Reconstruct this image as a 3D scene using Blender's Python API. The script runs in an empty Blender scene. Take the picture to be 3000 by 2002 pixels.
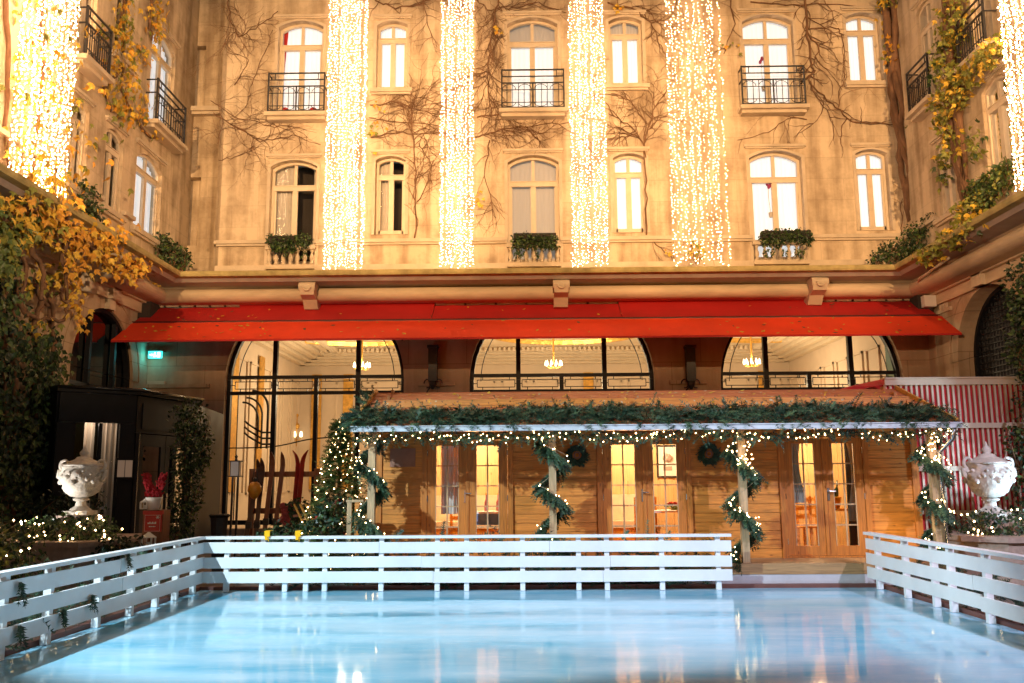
import bpy, math, random
from mathutils import Vector, Matrix
from mathutils.geometry import tessellate_polygon
random.seed(11)
R = random.uniform
PI = math.pi
scene = bpy.context.scene
COL = scene.collection
# ------------------------------------------------------------------ camera (31 mm lens, eye height over the ice)
FPX, CX, CY = 2600.0, 1500.0, 1001.0
CAMZ = 1.6
_yaw, _pitch, _roll = math.atan(38 / FPX), math.atan(405 / FPX), 0.0062
FWD = Vector((-math.sin(_yaw) * math.cos(_pitch), math.cos(_yaw) * math.cos(_pitch), math.sin(_pitch)))
_r0 = Vector((math.cos(_yaw), math.sin(_yaw), 0))
_u0 = _r0.cross(FWD)
RT = _r0 * math.cos(_roll) - _u0 * math.sin(_roll)
UP = _u0 * math.cos(_roll) + _r0 * math.sin(_roll)
EYE = Vector((0, 0, CAMZ))
cam = bpy.data.cameras.new('camera')
cam.sensor_width = 36.0
cam.lens = FPX / 3000 * 36
cam.clip_start = 0.05
cam.clip_end = 500
camo = bpy.data.objects.new('camera', cam)
COL.objects.link(camo)
m = Matrix.Identity(4)
for i in range(3):
    m[i][0], m[i][1], m[i][2], m[i][3] = RT[i], UP[i], -FWD[i], EYE[i]
camo.matrix_world = m
scene.camera = camo

def ray(px, py):
    return FWD * FPX + RT * (px - CX) - UP * (py - CY)
def atY(px, py, Y):
    d = ray(px, py); t = Y / d.y
    return EYE + d * t
def atX(px, py, X):
    d = ray(px, py); t = X / d.x
    return EYE + d * t
def atZ(px, py, Z):
    d = ray(px, py); t = (Z - CAMZ) / d.z
    return EYE + d * t

# ------------------------------------------------------------------ materials
def new_mat(name):
    m = bpy.data.materials.new(name); m.use_nodes = True
    nt = m.node_tree
    return m, nt, nt.nodes, nt.links, nt.nodes['Principled BSDF']
def c4(c): return (c[0], c[1], c[2], 1.0)
def mul(c, k): return tuple(min(1.0, x * k) for x in c)
def mat(name, col, rough=0.6, var=0.2, scale=3.0, bump=0.0, bscale=None, metal=0.0, stretch=(1, 1, 1), col2=None, spec=0.5, trans=0.0, detail=6.0):
    m, nt, N, L, B = new_mat(name)
    tc = N.new('ShaderNodeTexCoord'); mp = N.new('ShaderNodeMapping')
    mp.inputs['Scale'].default_value = stretch
    L.new(tc.outputs['Object'], mp.inputs['Vector'])
    no = N.new('ShaderNodeTexNoise'); no.inputs['Scale'].default_value = scale; no.inputs['Detail'].default_value = detail
    no.inputs['Roughness'].default_value = 0.6
    L.new(mp.outputs[0], no.inputs['Vector'])
    cr = N.new('ShaderNodeValToRGB')
    cr.color_ramp.elements[0].position = 0.3; cr.color_ramp.elements[1].position = 0.7
    cr.color_ramp.elements[0].color = c4(mul(col, 1 - var)); cr.color_ramp.elements[1].color = c4(col2 or mul(col, 1 + var))
    L.new(no.outputs['Fac'], cr.inputs['Fac']); L.new(cr.outputs[0], B.inputs['Base Color'])
    B.inputs['Roughness'].default_value = rough; B.inputs['Metallic'].default_value = metal
    B.inputs['Specular IOR Level'].default_value = spec
    if bump:
        n2 = N.new('ShaderNodeTexNoise'); n2.inputs['Scale'].default_value = bscale or scale * 6; n2.inputs['Detail'].default_value = 5
        L.new(mp.outputs[0], n2.inputs['Vector'])
        bp = N.new('ShaderNodeBump'); bp.inputs['Strength'].default_value = bump; bp.inputs['Distance'].default_value = 0.02
        L.new(n2.outputs['Fac'], bp.inputs['Height']); L.new(bp.outputs[0], B.inputs['Normal'])
    return m
def emit(name, col, s, base=(0.5, 0.5, 0.5)):
    m, nt, N, L, B = new_mat(name)
    B.inputs['Base Color'].default_value = c4(base); B.inputs['Roughness'].default_value = 0.5
    B.inputs['Emission Color'].default_value = c4(col); B.inputs['Emission Strength'].default_value = s
    return m
def glass(name, tint=(1, 1, 1), refl=0.25, rough=0.02, base=0.02):
    m, nt, N, L, B = new_mat(name)
    N.remove(B); out = N['Material Output']
    tr = N.new('ShaderNodeBsdfTransparent'); tr.inputs[0].default_value = c4(tint)
    gl = N.new('ShaderNodeBsdfGlossy'); gl.inputs['Roughness'].default_value = rough; gl.inputs[0].default_value = (0.9, 0.92, 0.95, 1)
    lw = N.new('ShaderNodeLayerWeight'); lw.inputs[0].default_value = refl
    mx = N.new('ShaderNodeMixShader')
    L.new(lw.outputs['Fresnel'], mx.inputs[0]); L.new(tr.outputs[0], mx.inputs[1]); L.new(gl.outputs[0], mx.inputs[2])
    L.new(mx.outputs[0], out.inputs['Surface'])
    return m
def stone(name, col, bw=1.5, bh=0.62, stain=0.35, mortar=0.72, sc=1.0):
    """dressed stone: coursed joints, blotchy weathering, vertical streaks"""
    m, nt, N, L, B = new_mat(name)
    g = N.new('ShaderNodeTexCoord'); s = N.new('ShaderNodeSeparateXYZ'); L.new(g.outputs['Object'], s.inputs[0])
    ad = N.new('ShaderNodeMath'); ad.operation = 'ADD'; L.new(s.outputs[0], ad.inputs[0]); L.new(s.outputs[1], ad.inputs[1])
    cb = N.new('ShaderNodeCombineXYZ'); L.new(ad.outputs[0], cb.inputs[0]); L.new(s.outputs[2], cb.inputs[1])
    br = N.new('ShaderNodeTexBrick'); L.new(cb.outputs[0], br.inputs['Vector'])
    br.inputs['Scale'].default_value = 1.0; br.inputs['Brick Width'].default_value = bw; br.inputs['Row Height'].default_value = bh
    br.inputs['Mortar Size'].default_value = 0.012; br.inputs['Mortar Smooth'].default_value = 0.6; br.inputs['Bias'].default_value = 0
    br.inputs['Color1'].default_value = c4(mul(col, 1.04)); br.inputs['Color2'].default_value = c4(mul(col, 0.94)); br.inputs['Mortar'].default_value = c4(mul(col, mortar))
    no = N.new('ShaderNodeTexNoise'); no.inputs['Scale'].default_value = 0.9 * sc; no.inputs['Detail'].default_value = 9; no.inputs['Roughness'].default_value = 0.68
    L.new(g.outputs['Object'], no.inputs['Vector'])
    mp = N.new('ShaderNodeMapping'); mp.inputs['Scale'].default_value = (2.2, 2.2, 0.22); L.new(g.outputs['Object'], mp.inputs['Vector'])
    st = N.new('ShaderNodeTexNoise'); st.inputs['Scale'].default_value = 1.3; st.inputs['Detail'].default_value = 6; L.new(mp.outputs[0], st.inputs['Vector'])
    av = N.new('ShaderNodeMath'); av.operation = 'MULTIPLY'; L.new(no.outputs['Fac'], av.inputs[0]); L.new(st.outputs['Fac'], av.inputs[1])
    cr = N.new('ShaderNodeValToRGB'); cr.color_ramp.elements[0].position = 0.13; cr.color_ramp.elements[1].position = 0.31
    cr.color_ramp.elements[0].color = (1 - stain, 1 - stain * 1.08, 1 - stain * 1.15, 1); cr.color_ramp.elements[1].color = (1, 1, 1, 1)
    L.new(av.outputs[0], cr.inputs['Fac'])
    mx = N.new('ShaderNodeMix'); mx.data_type = 'RGBA'; mx.blend_type = 'MULTIPLY'; mx.inputs[0].default_value = 1.0
    L.new(br.outputs['Color'], mx.inputs[6]); L.new(cr.outputs[0], mx.inputs[7]); L.new(mx.outputs[2], B.inputs['Base Color'])
    B.inputs['Roughness'].default_value = 0.85; B.inputs['Specular IOR Level'].default_value = 0.2
    fn = N.new('ShaderNodeTexNoise'); fn.inputs['Scale'].default_value = 22; fn.inputs['Detail'].default_value = 5; L.new(g.outputs['Object'], fn.inputs['Vector'])
    bp = N.new('ShaderNodeBump'); bp.inputs['Strength'].default_value = 0.25; bp.inputs['Distance'].default_value = 0.02
    L.new(fn.outputs['Fac'], bp.inputs['Height']); L.new(bp.outputs[0], B.inputs['Normal'])
    return m
def wood(name, col, axis=0, rough=0.55, k=1.0, var=0.3):
    """planed pine: long grain, knots"""
    m, nt, N, L, B = new_mat(name)
    g = N.new('ShaderNodeTexCoord'); mp = N.new('ShaderNodeMapping')
    sc = [14 * k, 14 * k, 14 * k]; sc[axis] = 0.9 * k
    mp.inputs['Scale'].default_value = sc; L.new(g.outputs['Object'], mp.inputs['Vector'])
    no = N.new('ShaderNodeTexNoise'); no.inputs['Scale'].default_value = 2.2; no.inputs['Detail'].default_value = 7; no.inputs['Distortion'].default_value = 1.2
    L.new(mp.outputs[0], no.inputs['Vector'])
    cr = N.new('ShaderNodeValToRGB'); cr.color_ramp.elements[0].position = 0.32; cr.color_ramp.elements[1].position = 0.68
    cr.color_ramp.elements[0].color = c4(mul(col, 1 - var)); cr.color_ramp.elements[1].color = c4(mul(col, 1 + var * .6))
    L.new(no.outputs['Fac'], cr.inputs['Fac'])
    vo = N.new('ShaderNodeTexVoronoi'); vo.inputs['Scale'].default_value = 3.2
    m2 = N.new('ShaderNodeMapping'); s2 = [2.2, 2.2, 2.2]; s2[axis] = 1.0; m2.inputs['Scale'].default_value = s2
    L.new(g.outputs['Object'], m2.inputs['Vector']); L.new(m2.outputs[0], vo.inputs['Vector'])
    k2 = N.new('ShaderNodeValToRGB'); k2.color_ramp.elements[0].position = 0.03; k2.color_ramp.elements[1].position = 0.12
    k2.color_ramp.elements[0].color = (0.35, 0.25, 0.2, 1); k2.color_ramp.elements[1].color = (1, 1, 1, 1)
    L.new(vo.outputs['Distance'], k2.inputs['Fac'])
    mx = N.new('ShaderNodeMix'); mx.data_type = 'RGBA'; mx.blend_type = 'MULTIPLY'; mx.inputs[0].default_value = 0.8
    L.new(cr.outputs[0], mx.inputs[6]); L.new(k2.outputs[0], mx.inputs[7]); L.new(mx.outputs[2], B.inputs['Base Color'])
    B.inputs['Roughness'].default_value = rough
    bp = N.new('ShaderNodeBump'); bp.inputs['Strength'].default_value = 0.2; bp.inputs['Distance'].default_value = 0.01
    L.new(no.outputs['Fac'], bp.inputs['Height']); L.new(bp.outputs[0], B.inputs['Normal'])
    return m
M = {}
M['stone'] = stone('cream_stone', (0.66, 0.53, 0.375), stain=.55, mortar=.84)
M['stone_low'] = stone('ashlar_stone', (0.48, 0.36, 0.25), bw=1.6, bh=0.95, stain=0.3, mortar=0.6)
M['trim'] = mat('stone_trim', (0.58, 0.48, 0.36), 0.85, 0.16, 2.0, 0.25, 20, spec=0.2)
M['ledge'] = mat('weathered_ledge', (0.56, 0.45, 0.32), 0.85, 0.25, 1.4, 0.3, 14, spec=0.2, stretch=(.5, .5, 2))
M['moss'] = mat('mossy_lead', (0.40, 0.33, 0.15), 0.8, 0.35, 2.5, 0.4, 12, spec=0.2)
M['lead'] = mat('zinc_gutter', (0.36, 0.30, 0.27), 0.55, 0.2, 2.0)
M['frame'] = mat('cream_paint', (0.66, 0.55, 0.41), 0.5, 0.06, 6)
M['iron'] = mat('black_iron', (0.02, 0.02, 0.024), 0.45, 0.25, 9)
M['black'] = mat('black_paint', (0.008, 0.009, 0.013), 0.5, 0.25, 4, spec=0.25)
M['glass'] = glass('window_glass', refl=0.22)
M['darkglass'] = glass('smoked_glass', tint=(0.10, 0.10, 0.12), refl=0.66)
M['archglass'] = glass('lobby_glass', tint=(0.97, 0.97, 0.95), refl=0.10)
M['lit'] = emit('lit_sheer_curtain', (0.92, 0.97, 1.0), 0.62, (0.75, 0.75, 0.75))
M['litdim'] = emit('half_lit_blind', (0.80, 0.74, 0.66), 0.16, (0.45, 0.42, 0.38))
M['drape'] = mat('grey_drape', (0.55, 0.50, 0.44), 0.85, 0.12, 5)
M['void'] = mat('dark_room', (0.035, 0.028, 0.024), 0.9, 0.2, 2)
M['redcloth'] = mat('red_cloth', (0.50, 0.014, 0.012), 0.7, 0.10, 3, 0.15, 40)
M['awning'] = mat('awning_canvas', (0.80, 0.055, 0.012), 0.75, 0.10, 1.2, 0.12, 60)  # orange of the warm front light is put into this base colour
M['awning_up'] = mat('awning_canvas_deep', (0.44, 0.012, 0.012), 0.75, 0.12, 1.2, 0.12, 60)  # same canvas for the upper panels, deeper red without that light tint
M['bulb'] = emit('warm_bulb', (1.0, 0.62, 0.33), 84.0)
M['fairy'] = emit('fairy_bulb', (1.0, 0.66, 0.30), 28.0)
M['wire'] = mat('thin_wire', (0.35, 0.25, 0.14), 0.6, 0.1)
M['wood'] = wood('oiled_pine', (0.61, 0.215, 0.030))
M['woodv'] = wood('oiled_pine_upright', (0.52, 0.17, 0.022), axis=2)
M['palewood'] = wood('pale_pine', (0.48, 0.32, 0.17), axis=2)
M['pine_in'] = wood('bright_pine_lining', (0.66, 0.46, 0.22), axis=2, var=.12)
M['roofwood'] = wood('roof_felt_boards', (0.44, 0.115, 0.032), axis=0, var=.18)
M['yellowwood'] = wood('varnished_board', (0.62, 0.30, 0.05), axis=1)
M['ski'] = wood('old_ski_wood', (0.22, 0.07, 0.03), axis=2, rough=.35)
M['skired'] = mat('red_ski_lacquer', (0.33, 0.02, 0.015), 0.3, 0.2, 6)
M['skidark'] = mat('dark_ski_lacquer', (0.07, 0.03, 0.02), 0.3, 0.3, 6)
M['white'] = mat('white_board_paint', (0.78, 0.77, 0.77), 0.45, 0.09, 1.3, 0.08, 30)
M['chrome'] = mat('brushed_steel', (0.6, 0.6, 0.62), 0.25, 0.1, 5, metal=1.0)
M['gold'] = mat('gilt', (0.72, 0.42, 0.10), 0.35, 0.25, 8, metal=0.6)
M['needle1'] = mat('fir_needles', (0.034, 0.085, 0.042), 0.55, 0.4, 6)
M['needle2'] = mat('fir_needles_dark', (0.016, 0.044, 0.024), 0.6, 0.4, 6)
M['needle3'] = mat('fir_needles_light', (0.07, 0.13, 0.055), 0.55, 0.3, 6)
M['treeneedle1'] = mat('tree_needles', (0.06, 0.12, 0.03), 0.55, 0.4, 6)  # tree greens lightened and yellowed to carry the fairy lights' glow
M['treeneedle2'] = mat('tree_needles_dark', (0.03, 0.07, 0.022), 0.6, 0.4, 6)
M['treeneedle3'] = mat('tree_needles_light', (0.13, 0.18, 0.045), 0.55, 0.3, 6)
M['leafy'] = mat('yellow_leaf', (0.62, 0.40, 0.045), 0.55, 0.3, 9)
M['leafo'] = mat('orange_leaf', (0.60, 0.29, 0.03), 0.55, 0.35, 9)
M['leafg'] = mat('olive_leaf', (0.20, 0.21, 0.035), 0.55, 0.35, 9)
M['ivy1'] = mat('ivy_leaf', (0.035, 0.075, 0.02), 0.45, 0.4, 9)
M['ivy2'] = mat('ivy_leaf_dark', (0.014, 0.034, 0.014), 0.45, 0.4, 9)
M['ivy3'] = mat('ivy_leaf_light', (0.08, 0.13, 0.03), 0.5, 0.4, 9)
M['bark'] = mat('vine_bark', (0.18, 0.095, 0.052), 0.9, 0.4, 7, 0.5, 30, stretch=(1, 1, .25))
M['urn'] = mat('white_urn_stone', (0.64, 0.59, 0.52), 0.8, 0.34, 5, 0.9, 16)
M['planter'] = mat('pink_granite', (0.36, 0.25, 0.20), 0.6, 0.2, 12, 0.1)
M['cream'] = mat('cream_plaster', (0.68, 0.56, 0.43), 0.7, 0.05, 2)
M['ceil'] = mat('ceiling_plaster', (0.72, 0.60, 0.44), 0.7, 0.06, 3)
M['slat'] = mat('cream_slats', (0.72, 0.60, 0.45), 0.6, 0.08, 5)
M['redback'] = mat('red_panel', (0.55, 0.010, 0.020), 0.6, 0.12, 3)
M['candle'] = emit('lamp_shade_glow', (1.0, 0.80, 0.5), 4.5)
M['exit'] = emit('exit_sign_face', (0.03, 0.75, 0.72), 2.2)
M['exitw'] = emit('exit_sign_symbol', (0.75, 1.0, 1.0), 3.5)
M['menu'] = emit('backlit_menu', (1.0, 0.64, 0.42), 0.13, (0.22, 0.17, 0.13))
M['yellow'] = mat('yellow_plastic', (1.0, 0.47, 0.0), 0.4, 0.08, 6)
M['redsign'] = mat('red_sign_board', (0.52, 0.02, 0.025), 0.45, 0.08, 5)
M['whitep'] = mat('white_paint', (0.78, 0.76, 0.72), 0.5, 0.05, 5)
M['feather'] = mat('red_feathers', (0.42, 0.012, 0.02), 0.8, 0.3, 12)
M['orange'] = mat('orange_enamel', (0.62, 0.26, 0.02), 0.3, 0.2, 6)
M['fabricgrey'] = mat('sage_curtain', (0.28, 0.32, 0.28), 0.85, 0.15, 5)
M['cushion'] = mat('cream_cushion', (0.72, 0.62, 0.46), 0.85, 0.08, 6)
M['bottle'] = mat('green_bottle', (0.01, 0.03, 0.012), 0.12, 0.2, 6)
M['blue'] = mat('blue_cloth', (0.10, 0.20, 0.42), 0.7, 0.1, 6)
M['kerb'] = mat('red_brown_kerb', (0.16, 0.06, 0.045), 0.6, 0.25, 4)
M['step'] = mat('grey_step', (0.46, 0.44, 0.46), 0.6, 0.12, 4)

# ------------------------------------------------------------------ mesh builder
ORG = {}
class MB:
    def __init__(s): s.v = []; s.f = []; s.m = []
    def add(s, vs, fs, mi=0):
        b = len(s.v); s.v.extend(Vector(p) for p in vs)
        for f in fs: s.f.append([b + i for i in f]); s.m.append(mi)
        return s
    def quad(s, a, b, c, d, mi=0): return s.add([a, b, c, d], [(0, 1, 2, 3)], mi)
    def box(s, x0, x1, y0, y1, z0, z1, mi=0):
        return s.add([(x0, y0, z0), (x1, y0, z0), (x1, y1, z0), (x0, y1, z0), (x0, y0, z1), (x1, y0, z1), (x1, y1, z1), (x0, y1, z1)],
                     [(0, 3, 2, 1), (4, 5, 6, 7), (0, 1, 5, 4), (1, 2, 6, 5), (2, 3, 7, 6), (3, 0, 4, 7)], mi)
    def bar(s, a, b, w, h, up=Vector((0, 0, 1)), mi=0):
        """box beam from a to b, w across, h along up"""
        a = Vector(a); b = Vector(b); d = (b - a).normalized(); sd = d.cross(up)
        if sd.length < 1e-5: sd = d.cross(Vector((0, 1, 0)))
        sd.normalize(); u = sd.cross(d).normalized()
        P = []
        for e in (a, b):
            for i, j in ((-1, -1), (1, -1), (1, 1), (-1, 1)): P.append(e + sd * (w / 2 * i) + u * (h / 2 * j))
        return s.add(P, [(0, 3, 2, 1), (4, 5, 6, 7), (0, 1, 5, 4), (1, 2, 6, 5), (2, 3, 7, 6), (3, 0, 4, 7)], mi)
    def tube(s, pts, rad, n=6, mi=0, cap=True):
        pts = [Vector(p) for p in pts]
        if not isinstance(rad, (list, tuple)): rad = [rad] * len(pts)
        rings = []; prev = None
        for i, p in enumerate(pts):
            d = (pts[min(i + 1, len(pts) - 1)] - pts[max(i - 1, 0)])
            if d.length < 1e-7: d = Vector((0, 0, 1))
            d.normalize()
            if prev is None:
                a = d.cross(Vector((0, 0, 1)))
                if a.length < 1e-3: a = d.cross(Vector((1, 0, 0)))
            else: a = prev - d * prev.dot(d)
            a.normalize(); prev = a; b = d.cross(a)
            base = len(s.v)
            for k in range(n):
                t = 2 * PI * k / n; s.v.append(p + (a * math.cos(t) + b * math.sin(t)) * rad[i])
            rings.append(base)
        for r0, r1 in zip(rings, rings[1:]):
            for k in range(n): s.f.append([r0 + k, r0 + (k + 1) % n, r1 + (k + 1) % n, r1 + k]); s.m.append(mi)
        if cap:
            s.f.append([rings[0] + k for k in range(n)][::-1]); s.m.append(mi)
            s.f.append([rings[-1] + k for k in range(n)]); s.m.append(mi)
        return s
    def lathe(s, prof, c, n=20, mi=0, fn=None):
        c = Vector(c); rings = []
        for (r, z) in prof:
            b = len(s.v)
            for k in range(n):
                t = 2 * PI * k / n; rr = max(r, 1e-4)
                if fn: rr *= fn(t, z)
                s.v.append(c + Vector((rr * math.cos(t), rr * math.sin(t), z)))
            rings.append(b)
        for a, b in zip(rings, rings[1:]):
            for k in range(n): s.f.append([a + k, a + (k + 1) % n, b + (k + 1) % n, b + k]); s.m.append(mi)
        s.f.append([rings[0] + k for k in range(n)][::-1]); s.m.append(mi)
        s.f.append([rings[-1] + k for k in range(n)]); s.m.append(mi)
        return s
    def octa(s, c, r, mi=0, stretch=1.0):
        c = Vector(c)
        return s.add([c + Vector((r, 0, 0)), c + Vector((0, r, 0)), c - Vector((r, 0, 0)), c - Vector((0, r, 0)), c + Vector((0, 0, r * stretch)), c - Vector((0, 0, r * stretch))],
                     [(0, 1, 4), (1, 2, 4), (2, 3, 4), (3, 0, 4), (1, 0, 5), (2, 1, 5), (3, 2, 5), (0, 3, 5)], mi)
    def ball(s, c, r, mi=0, n=10, sz=1.0):
        return s.lathe([(r * math.sin(PI * i / n), -r * sz * math.cos(PI * i / n)) for i in range(n + 1)], c, n + 4, mi)
    def build(s, name, mats, parent=None, smooth=False):
        if not isinstance(mats, (list, tuple)): mats = [mats]
        me = bpy.data.meshes.new(name)
        o = bpy.data.objects.new(name, me)
        org = ORG[parent.name] if parent is not None else Vector((0, 0, 0))
        me.from_pydata([tuple(p - org) for p in s.v], [], s.f)
        for k in mats: me.materials.append(M[k] if isinstance(k, str) else k)
        if len(mats) > 1: me.polygons.foreach_set('material_index', s.m)
        if smooth: me.polygons.foreach_set('use_smooth', [True] * len(me.polygons))
        me.update()
        COL.objects.link(o)
        if parent is not None: o.parent = parent
        ORG[o.name] = org
        return o
def tag(o, label=None, cat=None, group=None, kind=None):
    if label: o['label'] = label
    if cat: o['category'] = cat
    if group: o['group'] = group
    if kind: o['kind'] = kind
    return o
def thing(name, label, cat, loc=(0, 0, 0), group=None):
    o = bpy.data.objects.new(name, None); COL.objects.link(o)
    o.location = loc; o.empty_display_size = 0.2
    ORG[o.name] = Vector(loc)
    return tag(o, label, cat, group)
def V(*a): return Vector(a)
# ================================================================== building
YW, YU = 24.1, 24.1           # ground-floor wall, upper wall (facing the camera)
XL, XR = -10.4, 11.0          # ground-floor side walls
XUL, XUR = -9.9, 10.6         # upper side walls
ZC = 7.12                     # top of the cornice
class Pl:
    """wall plane: u along the wall, z up, d into the building"""
    def __init__(s, kind, c): s.k = kind; s.c = c
    def __call__(s, u, z, d=0.0):
        if s.k == 'b': return V(u, s.c + d, z)
        if s.k == 'l': return V(s.c - d, u, z)
        return V(s.c + d, u, z)
    def px(s, x, y):
        if s.k == 'b': p = atY(x, y, s.c); return p.x, p.z
        p = atX(x, y, s.c); return p.y, p.z
PB, PG = Pl('b', YU), Pl('b', YW)
PLU, PRU, PLG, PRG = Pl('l', XUL), Pl('r', XUR), Pl('l', XL), Pl('r', XR)

def segarch(u0, u1, z0, z1, rise, n=10, t=0.0):
    """outline with segmental head, counter-clockwise from lower left; t insets it"""
    u0 += t; u1 -= t; z0 += t; z1 -= t; w = (u1 - u0) / 2
    pts = [(u0, z0), (u1, z0)]
    rad = (w * w + rise * rise) / (2 * rise); cz = z1 - rad; a = math.asin(min(1, w / rad)); cu = (u0 + u1) / 2
    for i in range(n + 1):
        t_ = a - 2 * a * i / n
        pts.append((cu + rad * math.sin(t_), cz + rad * math.cos(t_)))
    return pts
def wallmesh(mb, P, outer, holes, depth=0.0, mi=0):
    polys = [[Vector((u, z, 0)) for u, z in outer]] + [[Vector((u, z, 0)) for u, z in h] for h in holes]
    flat = [p for q in polys for p in q]
    tris = tessellate_polygon(polys)
    mb.add([P(p.x, p.y) for p in flat], [tuple(t) for t in tris], mi)
    if depth:
        for h in holes:
            n = len(h)
            for i in range(n):
                a, b = h[i], h[(i + 1) % n]
                mb.quad(P(*a), P(*b), P(b[0], b[1], depth), P(a[0], a[1], depth), mi)
def ring(mb, P, o, i, d0, d1, mi=0):
    n = len(o)
    for k in range(n):
        a, b, c, e = o[k], o[(k + 1) % n], i[(k + 1) % n], i[k]
        mb.quad(P(*a, d0), P(*b, d0), P(*c, d0), P(*e, d0), mi)
        mb.quad(P(*e, d0), P(*c, d0), P(*c, d1), P(*e, d1), mi)
        mb.quad(P(*a, d0), P(*b, d0), P(*b, d1), P(*a, d1), mi)
def pbox(mb, P, u0, u1, z0, z1, d0, d1, mi=0):
    q = [P(u, z, d) for d in (d0, d1) for u, z in ((u0, z0), (u1, z0), (u1, z1), (u0, z1))]
    mb.add(q, [(0, 1, 2, 3), (7, 6, 5, 4), (0, 4, 5, 1), (1, 5, 6, 2), (2, 6, 7, 3), (3, 7, 4, 0)], mi)
def pfill(mb, P, poly, d, mi=0):
    tris = tessellate_polygon([[Vector((u, z, 0)) for u, z in poly]])
    mb.add([P(u, z, d) for u, z in poly], [tuple(t) for t in tris], mi)

def window(parent, P, u0, u1, z0, z1, look='lit', hood=True, sill=True, rise=None, d=0.24, transom=0.25, sidetrim=True):
    """casement window with arched transom lights; part of its wing"""
    w = u1 - u0; rise = rise or 0.15 * w
    b = MB(); t = 0.07
    o = segarch(u0, u1, z0, z1, rise); i = segarch(u0, u1, z0, z1, rise * .92, t=t)
    ring(b, P, o, i, d - 0.05, d + 0.06)
    cu = (u0 + u1) / 2; zt = z1 - (z1 - z0) * transom
    pbox(b, P, cu - .075, cu + .075, z0 + t, zt, d - .03, d + .05)
    pbox(b, P, cu - .045, cu + .045, zt + .02, z1 - t - .01, d - .02, d + .05)
    pbox(b, P, u0 + t, u1 - t, zt - .07, zt + .06, d - .045, d + .052)
    pbox(b, P, u0 + t, u1 - t, zt + .06, zt + .085, d - .07, d + .02)
    for a, c in ((u0 + t, u0 + t + .05), (u1 - t - .05, u1 - t)): pbox(b, P, a, c, z0 + t, zt - .07, d - .012, d + .045)
    pbox(b, P, u0 + t, u1 - t, z0 + t, z0 + t + .11, d - .012, d + .045)
    f = b.build('window', 'frame', parent)
    g = MB(); pfill(g, P, i, d + .03); g.build('pane', 'glass', f)
    # curtain behind the glass
    c = MB(); n = 44
    def cur(ua, ub, za, zb, mi, amp, ph):
        vs = []; fs = []
        k = max(6, int(n * (ub - ua) / w))
        for q in range(k + 1):
            u = ua + (ub - ua) * q / k; dd = d + .16 + amp * math.sin(q * 1.5 + ph) + amp * .5 * math.sin(q * 2.7 + ph * 2)
            vs += [P(u, za, dd), P(u, zb, dd)]
        fs = [(2 * q, 2 * q + 2, 2 * q + 3, 2 * q + 1) for q in range(k)]
        c.add(vs, fs, mi)
    if look == 'lit':
        cur(u0, u1, z0, z1, 0, .02, R(0, 6)); mats = ['lit']
    elif look == 'grey':
        cur(u0, u1, z0, z1, 0, .006, 0); mats = ['litdim']
    elif look == 'mix':
        cur(u0, u1, z0, zt, 0, .02, 1); cur(u0, u1, zt, z1, 1, .006, 0); mats = ['lit', 'litdim']
    else:
        cur(u0, u0 + w * .44, z0, z1, 0, .025, 1); cur(u1 - w * .13, u1, z0, z1, 0, .02, 2)
        mats = ['drape']
    c.build('curtain', mats, f, True)
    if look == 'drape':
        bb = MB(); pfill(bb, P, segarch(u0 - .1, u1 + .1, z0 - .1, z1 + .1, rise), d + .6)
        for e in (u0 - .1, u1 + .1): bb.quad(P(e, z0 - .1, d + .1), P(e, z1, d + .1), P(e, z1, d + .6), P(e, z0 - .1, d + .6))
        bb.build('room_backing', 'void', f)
    if hood:
        s = MB(); pbox(s, P, u0 - .13, u1 + .13, z1 + .10, z1 + .17, -.09, .02); pbox(s, P, u0 - .10, u1 + .10, z1 + .06, z1 + .10, -.05, .02); s.build('hood_mould', 'trim', f)
    if sidetrim:
        s = MB(); oo = segarch(u0 - .09, u1 + .09, z0 - .001, z1 + .055, rise); ii = segarch(u0 - .002, u1 + .002, z0, z1, rise)
        ring(s, P, oo[1:] + oo[:1], ii[1:] + ii[:1], -.03, .02); s.build('window_surround', 'trim', f)
    if sill:
        s = MB(); pbox(s, P, u0 - .16, u1 + .16, z0 - .12, z0 - .005, -.14, .05); pbox(s, P, u0 - .12, u1 + .12, z0 - .18, z0 - .12, -.09, .05); s.build('sill', 'trim', f)
    return f
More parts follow.
